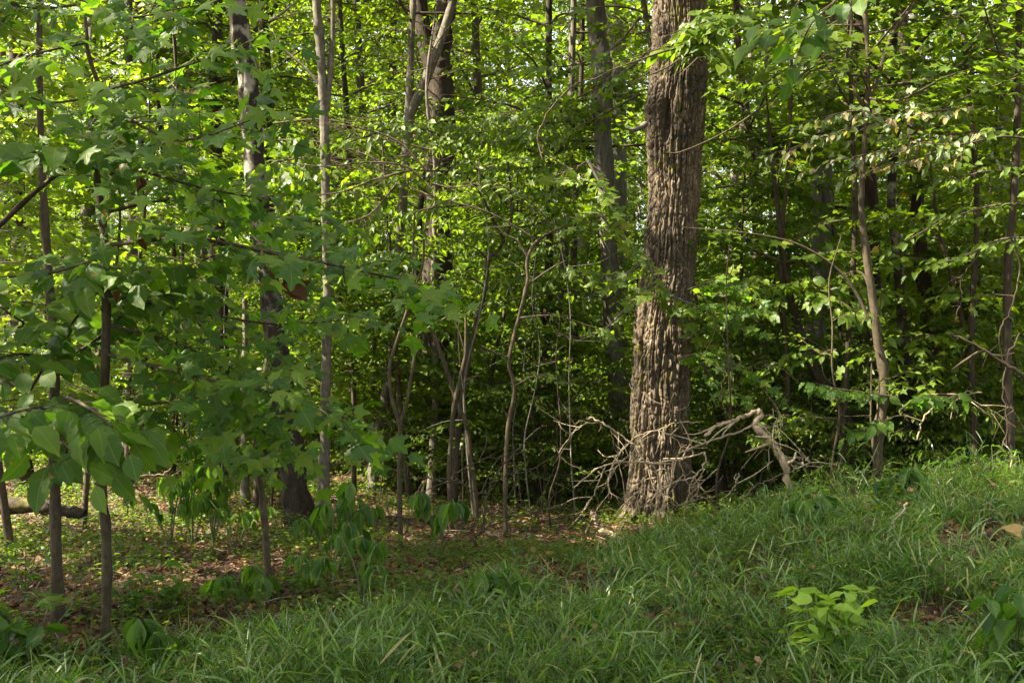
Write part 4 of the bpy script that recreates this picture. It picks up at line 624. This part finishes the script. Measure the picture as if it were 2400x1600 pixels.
# ------------------------------------------------------------------ repeats: wood around and behind
class Variant:
    def __init__(s, pl, trunk, rad, height): s.pl = pl; s.trunk = trunk; s.rad = rad; s.h = height; s.cache = None
def v_under(seed, h, nb, L, tpl, size, tl=.85, ts=.085, ls=.06, lo=.08, el=(-.1, .45)):
    rg = np.random.default_rng(seed); pl = Plant(rg); lean = rg.normal(0, .08, 2); P = resample([[0, 0, -.1], [lean[0]*h*.3+rg.normal(0, .1), lean[1]*h*.3, h*.35], [lean[0]*h*.7, lean[1]*h*.7+rg.normal(0, .1), h*.7], [lean[0]*h, lean[1]*h, h]], 20)
    r0 = .012+.0055*h; tr = tubes(P[None], np.linspace(r0, .006, 20)[None], 8); a = rg.uniform(0, 6)
    for z in np.linspace(lo, .98, nb):
        i = int(z*19); o = P[i]; a += 2.4+rg.normal(0, .5); e = rg.uniform(*el); l = L*(1.05-.6*z)*rg.uniform(.6, 1.15); dv = np.array([cos(a)*cos(e), sin(a)*cos(e), sin(e)])
        pl.branch([o, o+dv*l*.5+rg.normal(0, .05, 3), o+dv*l-UP*.14*l], .004+.004*l, .002, tl, ts, tpl, ls, size, droop=.10, start=.08, tilt=.5, n=6, sides=3)
    return Variant(pl, tr, L+tl, h)
def v_shrub(seed, h, ns, tpl, size, spread=.8):
    rg = np.random.default_rng(seed); pl = Plant(rg); tr = []
    for s in range(ns):
        a = s*2.4+rg.uniform(0, 1); q = spread*rg.uniform(.3, 1); hh = h*rg.uniform(.6, 1.05); P = resample([[0, 0, -.08], [cos(a)*q*.3, sin(a)*q*.3, hh*.45], [cos(a)*q, sin(a)*q, hh]], 10); tr.append(tubes(P[None], np.linspace(.014, .004, 10)[None], 6))
        for k in range(7):
            o = P[2+k]; b = a+rg.uniform(-2, 2); e = rg.uniform(-.1, .6); l = rg.uniform(.4, 1)*spread; dv = np.array([cos(b)*cos(e), sin(b)*cos(e), sin(e)]); pl.branch([o, o+dv*l*.5, o+dv*l-UP*.1], .005, .0015, .42, .05, tpl, .035, size, droop=.15, start=.05, tilt=.5, n=5, sides=3)
    return Variant(pl, cat(tr), spread+.8, h)
def v_canopy(seed, h, r0, lo, L, n1=24, n2=10, size=.17, tpl='kitew'):
    rg = np.random.default_rng(seed); pl = Plant(rg); lean = rg.normal(0, .03, 2); P = resample([[0, 0, -.2], [lean[0]*h*.3+rg.normal(0, .15), lean[1]*h*.3, h*.35], [lean[0]*h*.7, lean[1]*h*.7+rg.normal(0, .2), h*.7], [lean[0]*h, lean[1]*h, h]], 30)
    rr = np.linspace(r0, r0*.18, 30); rr[0] *= 1.4; rr[1] *= 1.12; tr = tubes(P[None], rr[None], 12); a = rg.uniform(0, 6)
    for z in np.linspace(lo, .97, n1):
        i = int(z*29); o = P[i]; a += 2.4+rg.normal(0, .4); e = rg.uniform(.1, .9); l = L*(1.1-.6*(z-lo)/(1-lo))*rg.uniform(.7, 1.15); dv = np.array([cos(a)*cos(e), sin(a)*cos(e), sin(e)])
        B = pl.tube([o, o+dv*l*.5+rg.normal(0, .15, 3), o+dv*l+UP*.1*l], rr[i]*.4, .015, 5, 10)
        for s in range(n2):
            q = B[2+s*8//n2]; b = a+(-1)**s*rg.uniform(.3, 1.3); e2 = rg.uniform(-.2, .6); l2 = rg.uniform(.8, 1.9); dd = np.array([cos(b)*cos(e2), sin(b)*cos(e2), sin(e2)])
            pl.branch([q, q+dd*l2*.5, q+dd*l2-UP*.12], .014, .004, .85, .19, tpl, .10, size, droop=.1, start=.1, tilt=.5, n=5, sides=3, flat=.3)
    return Variant(pl, tr, L+2, h)
PLACED = []; PEND = []
def place(V, loc, rz, sc, name, mats, desc):
    def fw(p): c_, s_ = cos(rz), sin(rz); q = p*sc; return np.stack([q[:, 0]*c_-q[:, 1]*s_, q[:, 0]*s_+q[:, 1]*c_, q[:, 2]], 1)+loc
    hit = False
    for c, r in SHAFTS:
        v = np.array(loc)-c; t = -(v[:2]@TOSUN[:2])/(TOSUN[:2]@TOSUN[:2])
        for tt in np.linspace(.7, 24, 30):
            q = c+TOSUN*tt
            if np.hypot(*(q-loc)[:2]) < V.rad*sc+r and q[2]-loc[2] < (V.h+1)*sc: hit = True; break
        if hit: break
    if V.cache is None or hit:
        v, f = cat(V.pl.wood); crown = mesh(name+'_crown', V.pl.lv.bake(0, shaft_carver(fw) if hit else None)+[(v, f, 1, None)], [M[mats[1]], M['twig']])
        trunk = V.cache[0] if V.cache else mesh(name+'_trunk', [(V.trunk[0], V.trunk[1], 0, None)], [M[mats[0]]], (0,))
        if not hit: V.cache = (trunk, crown)
    else: trunk, crown = V.cache
    root = thing(name, loc, None, {'understory_tree': 'tree', 'canopy_tree': 'tree', 'shrub': 'shrub', 'pole_sapling': 'sapling'}[name]); root.rotation_euler = (0, 0, rz); root.scale = (sc,)*3
    link('trunk' if name != 'shrub' else 'stem', trunk, root); link('crown' if name != 'shrub' else 'foliage', crown, root)
    PLACED.append((root, name, desc, HX+loc[0]/max(loc[1], .5)*F, loc[1]))
VU = [v_under(1, 5.4, 34, 1.8, 'maples', .12), v_under(2, 6.4, 38, 2.0, 'ovate', .11), v_under(3, 4.4, 30, 1.7, 'maples', .125), v_under(4, 7.2, 40, 2.1, 'lance', .125, ls=.05), v_under(5, 3.6, 28, 1.6, 'ovate', .12), v_under(6, 5.8, 38, 2.2, 'ovate', .095, ls=.05)]
DU = ['lobed-leaf understory tree', 'oval-leaf understory tree', 'low lobed-leaf sapling', 'tall narrow-leaf understory tree', 'short oval-leaf sapling', 'fine-leaved understory tree']
VS = [v_shrub(11, 1.7, 5, 'ovate', .065), v_shrub(12, 2.3, 6, 'ovate', .075, 1.0), v_shrub(13, 1.3, 5, 'lance', .08), v_shrub(14, 2.0, 6, 'kite', .06, 1.1)]
DS = ['small rounded shrub', 'tall oval-leaf shrub', 'low narrow-leaf shrub', 'fine spreading shrub']
VC = [v_canopy(21, 17, .17, .3, 3.2), v_canopy(22, 21, .23, .34, 3.8, 28), v_canopy(23, 14, .12, .28, 2.6, 22), v_canopy(24, 19, .20, .4, 3.4, 22), v_canopy(25, 24, .26, .3, 4.2, 30)]
DC = ['grey forest tree', 'stout forest tree', 'slim forest tree', 'straight forest tree', 'tallest forest tree']
BK = ['grey', 'dark_bark', 'pale_bark', 'dark_bark', 'grey']
rp = np.random.default_rng(77)
VN = [v_under(61, 4.6, 26, 1.5, 'maples', .125, lo=.30), v_under(62, 5.0, 28, 1.6, 'ovate', .12, lo=.30), v_under(63, 4.4, 24, 1.4, 'ovate', .10, lo=.34)]
DN = ['lobed-leaf clearing-edge tree', 'oval-leaf clearing-edge tree', 'light clearing-edge sapling']
for k, (x, y, v, s) in enumerate([(-4.0, 8.0, 1, .95), (-4.4, 10.2, 0, .9), (-5.2, 9.6, 0, 1.1), (-3.0, 11.6, 2, 1.1), (-4.8, 12.4, 1, 1.1), (2.55, 11.6, 1, .95), (4.9, 10.6, 0, 1.0), (5.6, 12.4, 1, 1.1), (5.0, 13.6, 0, 1.1), (3.2, 14.2, 2, 1.0), (-1.25, 12.2, 1, .95), (-.35, 12.7, 0, .95), (.45, 13.0, 1, 1.), (-2.0, 12.6, 0, 1.05)]):
    PEND.append((VN[v], np.array([x, y, float(ground(x, y))]), k*1.9, s, 'understory_tree', ('brown_wood', 'under' if k % 2 else 'lit'), DN[v]))
for a in PEND: place(*a)
# the sun reaches the clearing past these: left trees shade near ground; unseen right and rear ones added to cut skylight
for k, (x, y, v, s) in enumerate([(-7.5, 1.0, 2, .9), (-9.0, 4.6, 0, 1.), (-12.5, -2.5, 1, 1.), (-12.0, 3.0, 3, 1.), (-6.8, 6.5, 2, .85), (-6.3, 8.9, 0, 1.), (-17, 1.5, 4, 1.), (-9.5, -1.5, 2, 1.), (-8.5, -4, 2, .9), (10, 13, 3, 1), (-11, -9, 4, 1), (-5, -10, 1, 1), (11, -8, 1, 1), (-15, -5, 3, 1), (15, -2, 4, 1), (12, 3.5, 0, 1), (-2.5, -13, 0, 1.1), (3, -14, 1, 1.1), (8, -14, 3, 1)]):
    place(VC[v], np.array([x, y, float(ground(x, y))]), k*1.3, s, 'canopy_tree', (BK[v], 'canopy'), DC[v])
def scatter(y0, y1, st, jit, marg, fn):
    y = y0
    while y < y1:
        hw = .52*y+marg; x = -hw+rp.uniform(0, st)
        while x < hw:
            fn(x+rp.normal(0, jit), y+rp.normal(0, jit)); x += st
        y += st
def far(x, y, pts): return all(np.hypot(x-a, y-b) > c for a, b, c in pts)
KEEP = [(1.5, 10.7, 1.5), (-2.1, 10.5, .8)]
def f_u(x, y):
    if x < -1.2 and y < 13.5 : return
    if not far(x, y, KEEP) or any(abs(HX+x/y*F-p) < F*1.3/y and y < q for p, q in ((1030, 14.2), (1415, 13.8), (1925, 13.6), (1020, 13))): return
    v = rp.integers(0, 6); place(VU[v], np.array([x, y, float(ground(x, y))]), rp.uniform(0, 6.28), rp.uniform(.8, 1.15)*(1 if y < 35 else 1.45), 'understory_tree', (['dark_bark', 'brown_wood', 'grey'][v % 3], 'under' if v % 2 else 'lit'), DU[v])
scatter(12.2, 34, 2.6, .6, 1.5, f_u)
scatter(36, 62, 4.6, 1.2, 2, f_u)
for k, (x, y, v, s_) in enumerate([(2.6, 11.6, 1, 1.0), (3.3, 11.0, 0, 1.0), (4.1, 11.6, 3, 1.0), (4.7, 10.9, 2, 1.1), (5.4, 11.4, 1, 1.), (.3, 12.2, 3, .9), (-.6, 12.6, 1, .9), (-1.3, 13.2, 0, 1.), (.9, 12.8, 2, 1.1)]):
    place(VS[v], np.array([x, y, float(ground(x, y))]), k*1.1, s_, 'shrub', ('brown_wood', 'under'), DS[v])
def f_s(x, y):
    if x < -2 and y < 14.5: return
    if not far(x, y, KEEP): return
    v = rp.integers(0, 4); place(VS[v], np.array([x, y, float(ground(x, y))]), rp.uniform(0, 6.28), rp.uniform(.8, 1.25), 'shrub', ('brown_wood', 'under'), DS[v])
scatter(12.0, 22, 2.1, .6, .5, f_s)
def f_c(x, y):
    v = rp.integers(0, 5)
    place(VC[v], np.array([x, y, float(ground(x, y))]), rp.uniform(0, 6.28), rp.uniform(.85, 1.1), 'canopy_tree', (BK[v], 'canopy'), DC[v])
scatter(20, 78, 6.8, 1.6, 4, f_c)
for x, y, v in [(-3.5, 40, 4), (0, 46, 1), (2.5, 36, 4), (-1.5, 55, 4), (-9, 42, 1), (-8, 52, 4), (-5.5, 33, 0), (-1, 31, 3), (-14, 46, 4), (6, 50, 4)]:
    place(VC[v], np.array([x, y, float(ground(x, y))]), x*2.1, 1.05, 'canopy_tree', (BK[v], 'canopy'), DC[v])
def v_pole(seed, h):
    rg = np.random.default_rng(seed); k = np.cumsum(rg.normal(0, .10, (6, 2)), 0); P = resample([[0, 0, -.1]]+[[k[i, 0], k[i, 1], h*(i+1)/6] for i in range(6)], 26); pl = Plant(rg); tr = [tubes(P[None], (np.linspace(.017, .005, 26)*(1+.08*rg.normal(0, 1, 26)))[None], 7)]
    for q in range(9):
        o = P[rg.integers(5, 25)]; a = rg.uniform(0, 6.28); e = rg.uniform(-.2, .9); l = rg.uniform(.25, 1.1); d = np.array([cos(a)*cos(e), sin(a)*cos(e), sin(e)]); T = resample([o, o+d*l*.5+rg.normal(0, .05, 3), o+d*l+rg.normal(0, .08, 3)], 8); tr.append(tubes(T[None], np.linspace(.006, .0015, 8)[None], 5))
        if q < 4: pl.branch([T[3], T[5], T[7]], .002, .001, .35, .09, 'ovate', .06, .09, n=4, sides=3, tilt=.5)
    return Variant(pl, cat(tr), 1.5, h)
VP = [v_pole(71, 4.5), v_pole(72, 3.6), v_pole(73, 5.2), v_pole(74, 3.0)]; DP = ['thin crooked pole sapling', 'slim bare-stemmed sapling', 'tall thin pole sapling', 'short twiggy sapling']
for k in range(32):
    y = rp.uniform(8.8, 13.5); px = rp.choice([rp.uniform(840, 1400), rp.uniform(1650, 2380), rp.uniform(150, 800)], p=[.5, .35, .15]); x = (px-HX)/F*y; v = k % 4
    if px < 800 or abs(px-1560) < 90: y = max(y, 11.5); x = (px-HX)/F*y
    place(VP[v], np.array([x, y, float(ground(x, y))]), rp.uniform(0, 6.28), rp.uniform(.5, .95), 'pole_sapling', (['brown_wood', 'dark_bark', 'grey', 'brown_wood'][v], 'under'), DP[v])
# labels of the repeats: ranked from the nearest landmark
LM = [(40, 'the big oval leaves'), (245, 'the slender lobed-leaf sapling'), (600, 'the leaning dark trunk'), (762, 'the slim pale trunk'), (1010, 'the V fork'), (1200, 'the Y-forked sapling'), (1430, 'the sunlit grey trunk'), (1560, 'the thick shaggy tree'), (1910, 'the weathered grey trunk'), (2050, 'the forking sapling'), (2200, 'the leaning trunk'), (2400, 'the wood edge')]
ORD = 'first second third fourth fifth sixth seventh eighth ninth tenth eleventh twelfth thirteenth fourteenth fifteenth'.split()
bk = {}
for rec in PLACED:
    px = rec[3]; li = min(range(len(LM)), key=lambda k: abs(LM[k][0]-px)); sd = 'right' if px >= LM[li][0] else 'left'
    bk.setdefault((rec[2], li, sd), []).append(rec)
for (desc, li, sd), recs in bk.items():
    recs.sort(key=lambda r: r[4])
    for k, r in enumerate(recs):
        dep = 'close' if r[4] < 15 else 'back' if r[4] < 28 else 'far back'
        r[0]['label'] = f"{desc} {dep}, {ORD[min(k, 14)]} in depth {sd} of {LM[li][1]}"
        r[0]['group'] = {'understory_tree': 'understory trees of the wood', 'canopy_tree': 'tall trees of the wood', 'shrub': 'shrubs under the trees', 'pole_sapling': 'thin saplings under the trees'}[r[1]]
# ------------------------------------------------------------------ ground cover
rg = np.random.default_rng(99)
GB = np.array([(-4.5, 4.3), (-2.9, 4.7), (-1.6, 5.5), (-1.0, 6.2), (0, 7.4), (.7, 8.3), (1.4, 9.2), (2.2, 10), (6, 10.8)])
def grass_mask(x, y): return np.interp(x, GB[:, 0], GB[:, 1])-y
def build_grass(n):
    y = 3.6+7.4*rg.uniform(0, 1, n)**1.25; x = rg.uniform(-1, 1, n)*(.53*y+.4)
    m = grass_mask(x, y)+.5*perlin(x*1.1+7, y*1.1+3, 0, 41)+rg.normal(0, .18, n); den = .44+1.5*perlin(x*1.6+3, y*1.6+9, 0, 42)
    k = (m > 0) & (rg.uniform(0, 1, n) < np.clip(den, .05, 1)); x, y = x[k], y[k]; n = len(x); z = ground(x, y)
    # each stem: a leaning stalk with blades along it
    a = rg.uniform(0, 2*pi, n); lean = rg.uniform(.15, .9, n); h = rg.uniform(.05, .34, n)*(.78+1.1*perlin(x*1.3, y*1.3, 0, 43)); h = np.maximum(h*np.clip(.35+.45*m[k], .35, 1), .05)
    st = np.stack([np.cos(a)*lean, np.sin(a)*lean, np.ones(n)], 1); base = np.stack([x, y, z-.01], 1)
    nb = rg.integers(2, 6, n); ix = np.repeat(np.arange(n), nb); q = len(ix)
    f = rg.uniform(.25, 1, q); p = base[ix]+st[ix]*(h[ix]*f)[:, None]; b = rg.uniform(0, 2*pi, q)
    d = nrm(np.stack([np.cos(b), np.sin(b), rg.uniform(-.1, 1.6, q)], 1)+st[ix]*.35); L = rg.uniform(.08, .25, q); wd = rg.uniform(.0022, .0058, q)
    S = nrm(np.cross(d, UP+rg.normal(0, .5, (q, 3)))); K = 5; prof = np.array([.35, .95, 1., .7, .02]); V = np.zeros((q, K, 2, 3)); cur = rg.uniform(.05, .65, q)
    for i in range(K):
        t = i/(K-1); c = p+d*(L*t)[:, None]-UP*(cur*L*t*t)[:, None]; V[:, i, 0] = c-S*(wd*prof[i])[:, None]; V[:, i, 1] = c+S*(wd*prof[i])[:, None]
    V[:, :, :, 2] = np.maximum(V[:, :, :, 2], ground(V[:, :, :, 0], V[:, :, :, 1])+.004)
    o = np.arange(q)[:, None]*K*2; i = np.arange(K-1)[None]*2; Fq = np.stack([o+i, o+i+1, o+i+3, o+i+2], -1).reshape(-1, 4); Vb = V.reshape(-1, 3)
    P = np.stack([base, base+st*(h*.5)[:, None], base+st*h[:, None]], 1); v2, f2 = tubes(P, np.broadcast_to(np.array([.0018, .0014, .0008]), (n, 3)), 3)
    o = link('grass', mesh('grass', [(Vb, Fq, 0, None), (v2, f2, 0, None)], [M['grass']])); tag(o, 'tangled long grass covering the mound and the near clearing', 'grass', None, 'stuff')
build_grass(52000)
def build_litter(n):
    y = 3.6+13.5*rg.uniform(0, 1, n)**1.1; x = rg.uniform(-1, 1, n)*(.53*y+.5); z = ground(x, y)+rg.uniform(.002, .03, n)+np.where(rg.uniform(0, 1, n) < .06, rg.uniform(0, .18, n)*(grass_mask(x, y) > 0), 0); a = rg.uniform(0, 2*pi, n); lv = Leaves(); d = np.stack([np.cos(a), np.sin(a), rg.normal(0, .25, n)], 1)
    nn = UP+rg.normal(0, .4, (n, 3)); s = rg.uniform(.022, .068, n); h = n//3
    for t, sl in (('ovate', slice(0, h)), ('maples', slice(h, 2*h)), ('kitew', slice(2*h, n))): lv.add(t, np.stack([x, y, z], 1)[sl], d[sl], nn[sl], s[sl], rg.uniform(-2.5, 2.5, n)[sl])
    o = link('leaf_litter', mesh('leaf_litter', lv.bake(0), [M['litter']])); tag(o, 'brown and orange fallen leaves covering the forest floor', 'leaf litter', None, 'stuff')
build_litter(95000)
def build_twiglitter(n):
    y = 4+10*rg.uniform(0, 1, n); x = rg.uniform(-1, 1, n)*(.53*y+.3); a = rg.uniform(0, 2*pi, n); L = rg.uniform(.08, .4, n); z = ground(x, y)+.015; d = np.stack([np.cos(a), np.sin(a), rg.normal(0, .12, n)], 1); p = np.stack([x, y, z], 1)
    P = np.stack([p, p+d*(L*.5)[:, None]+rg.normal(0, .01, (n, 3)), p+d*L[:, None]], 1); v, f = tubes(P, np.broadcast_to(np.array([.004, .003, .0015]), (n, 3)), 4)
    o = link('twig_litter', mesh('twig_litter', [(v, f, 0, None)], [M['dead_wood']])); tag(o, 'small dry twigs scattered over the forest floor', 'twigs', None, 'stuff')
build_twiglitter(1500)
def build_cover(n):
    y = 4+15*rg.uniform(0, 1, n); x = rg.uniform(-1, 1, n)*(.53*y+.5); k = ((grass_mask(x, y) < .4) | (rg.uniform(0, 1, n) < .6)) & (rg.uniform(0, 1, n) < np.clip(.45+1.1*perlin(x*.8+5, y*.8, 0, 51), .05, 1)); x, y = x[k], y[k]; n = len(x); z = ground(x, y)
    h = rg.uniform(.04, .22, n)+np.where(grass_mask(x, y) > .3, rg.uniform(0, .16, n), 0); nb = rg.integers(4, 9, n); ix = np.repeat(np.arange(n), nb); q = len(ix); b = rg.uniform(0, 2*pi, q); out = np.stack([np.cos(b), np.sin(b), rg.uniform(-.2, .5, q)], 1)
    p = np.stack([x, y, z], 1)[ix]+np.stack([rg.normal(0, .03, q), rg.normal(0, .03, q), h[ix]*rg.uniform(.3, 1, q)], 1); lv = Leaves(); lv.add('ovate', p, out, UP+rg.normal(0, .35, (q, 3)), rg.uniform(.025, .06, q), rg.uniform(.3, 1.5, q))
    P = np.stack([np.stack([x, y, z], 1), np.stack([x+rg.normal(0, .02, n), y, z+h*.6], 1), np.stack([x+rg.normal(0, .03, n), y, z+h], 1)], 1); v, f = tubes(P, np.full((n, 3), .0015), 3)
    o = link('undergrowth', mesh('undergrowth', lv.bake(0)+[(v, f, 1, None)], [M['under'], M['stem']])); tag(o, 'low green seedlings and creepers over the leaf litter', 'undergrowth', None, 'stuff')
build_cover(28000)
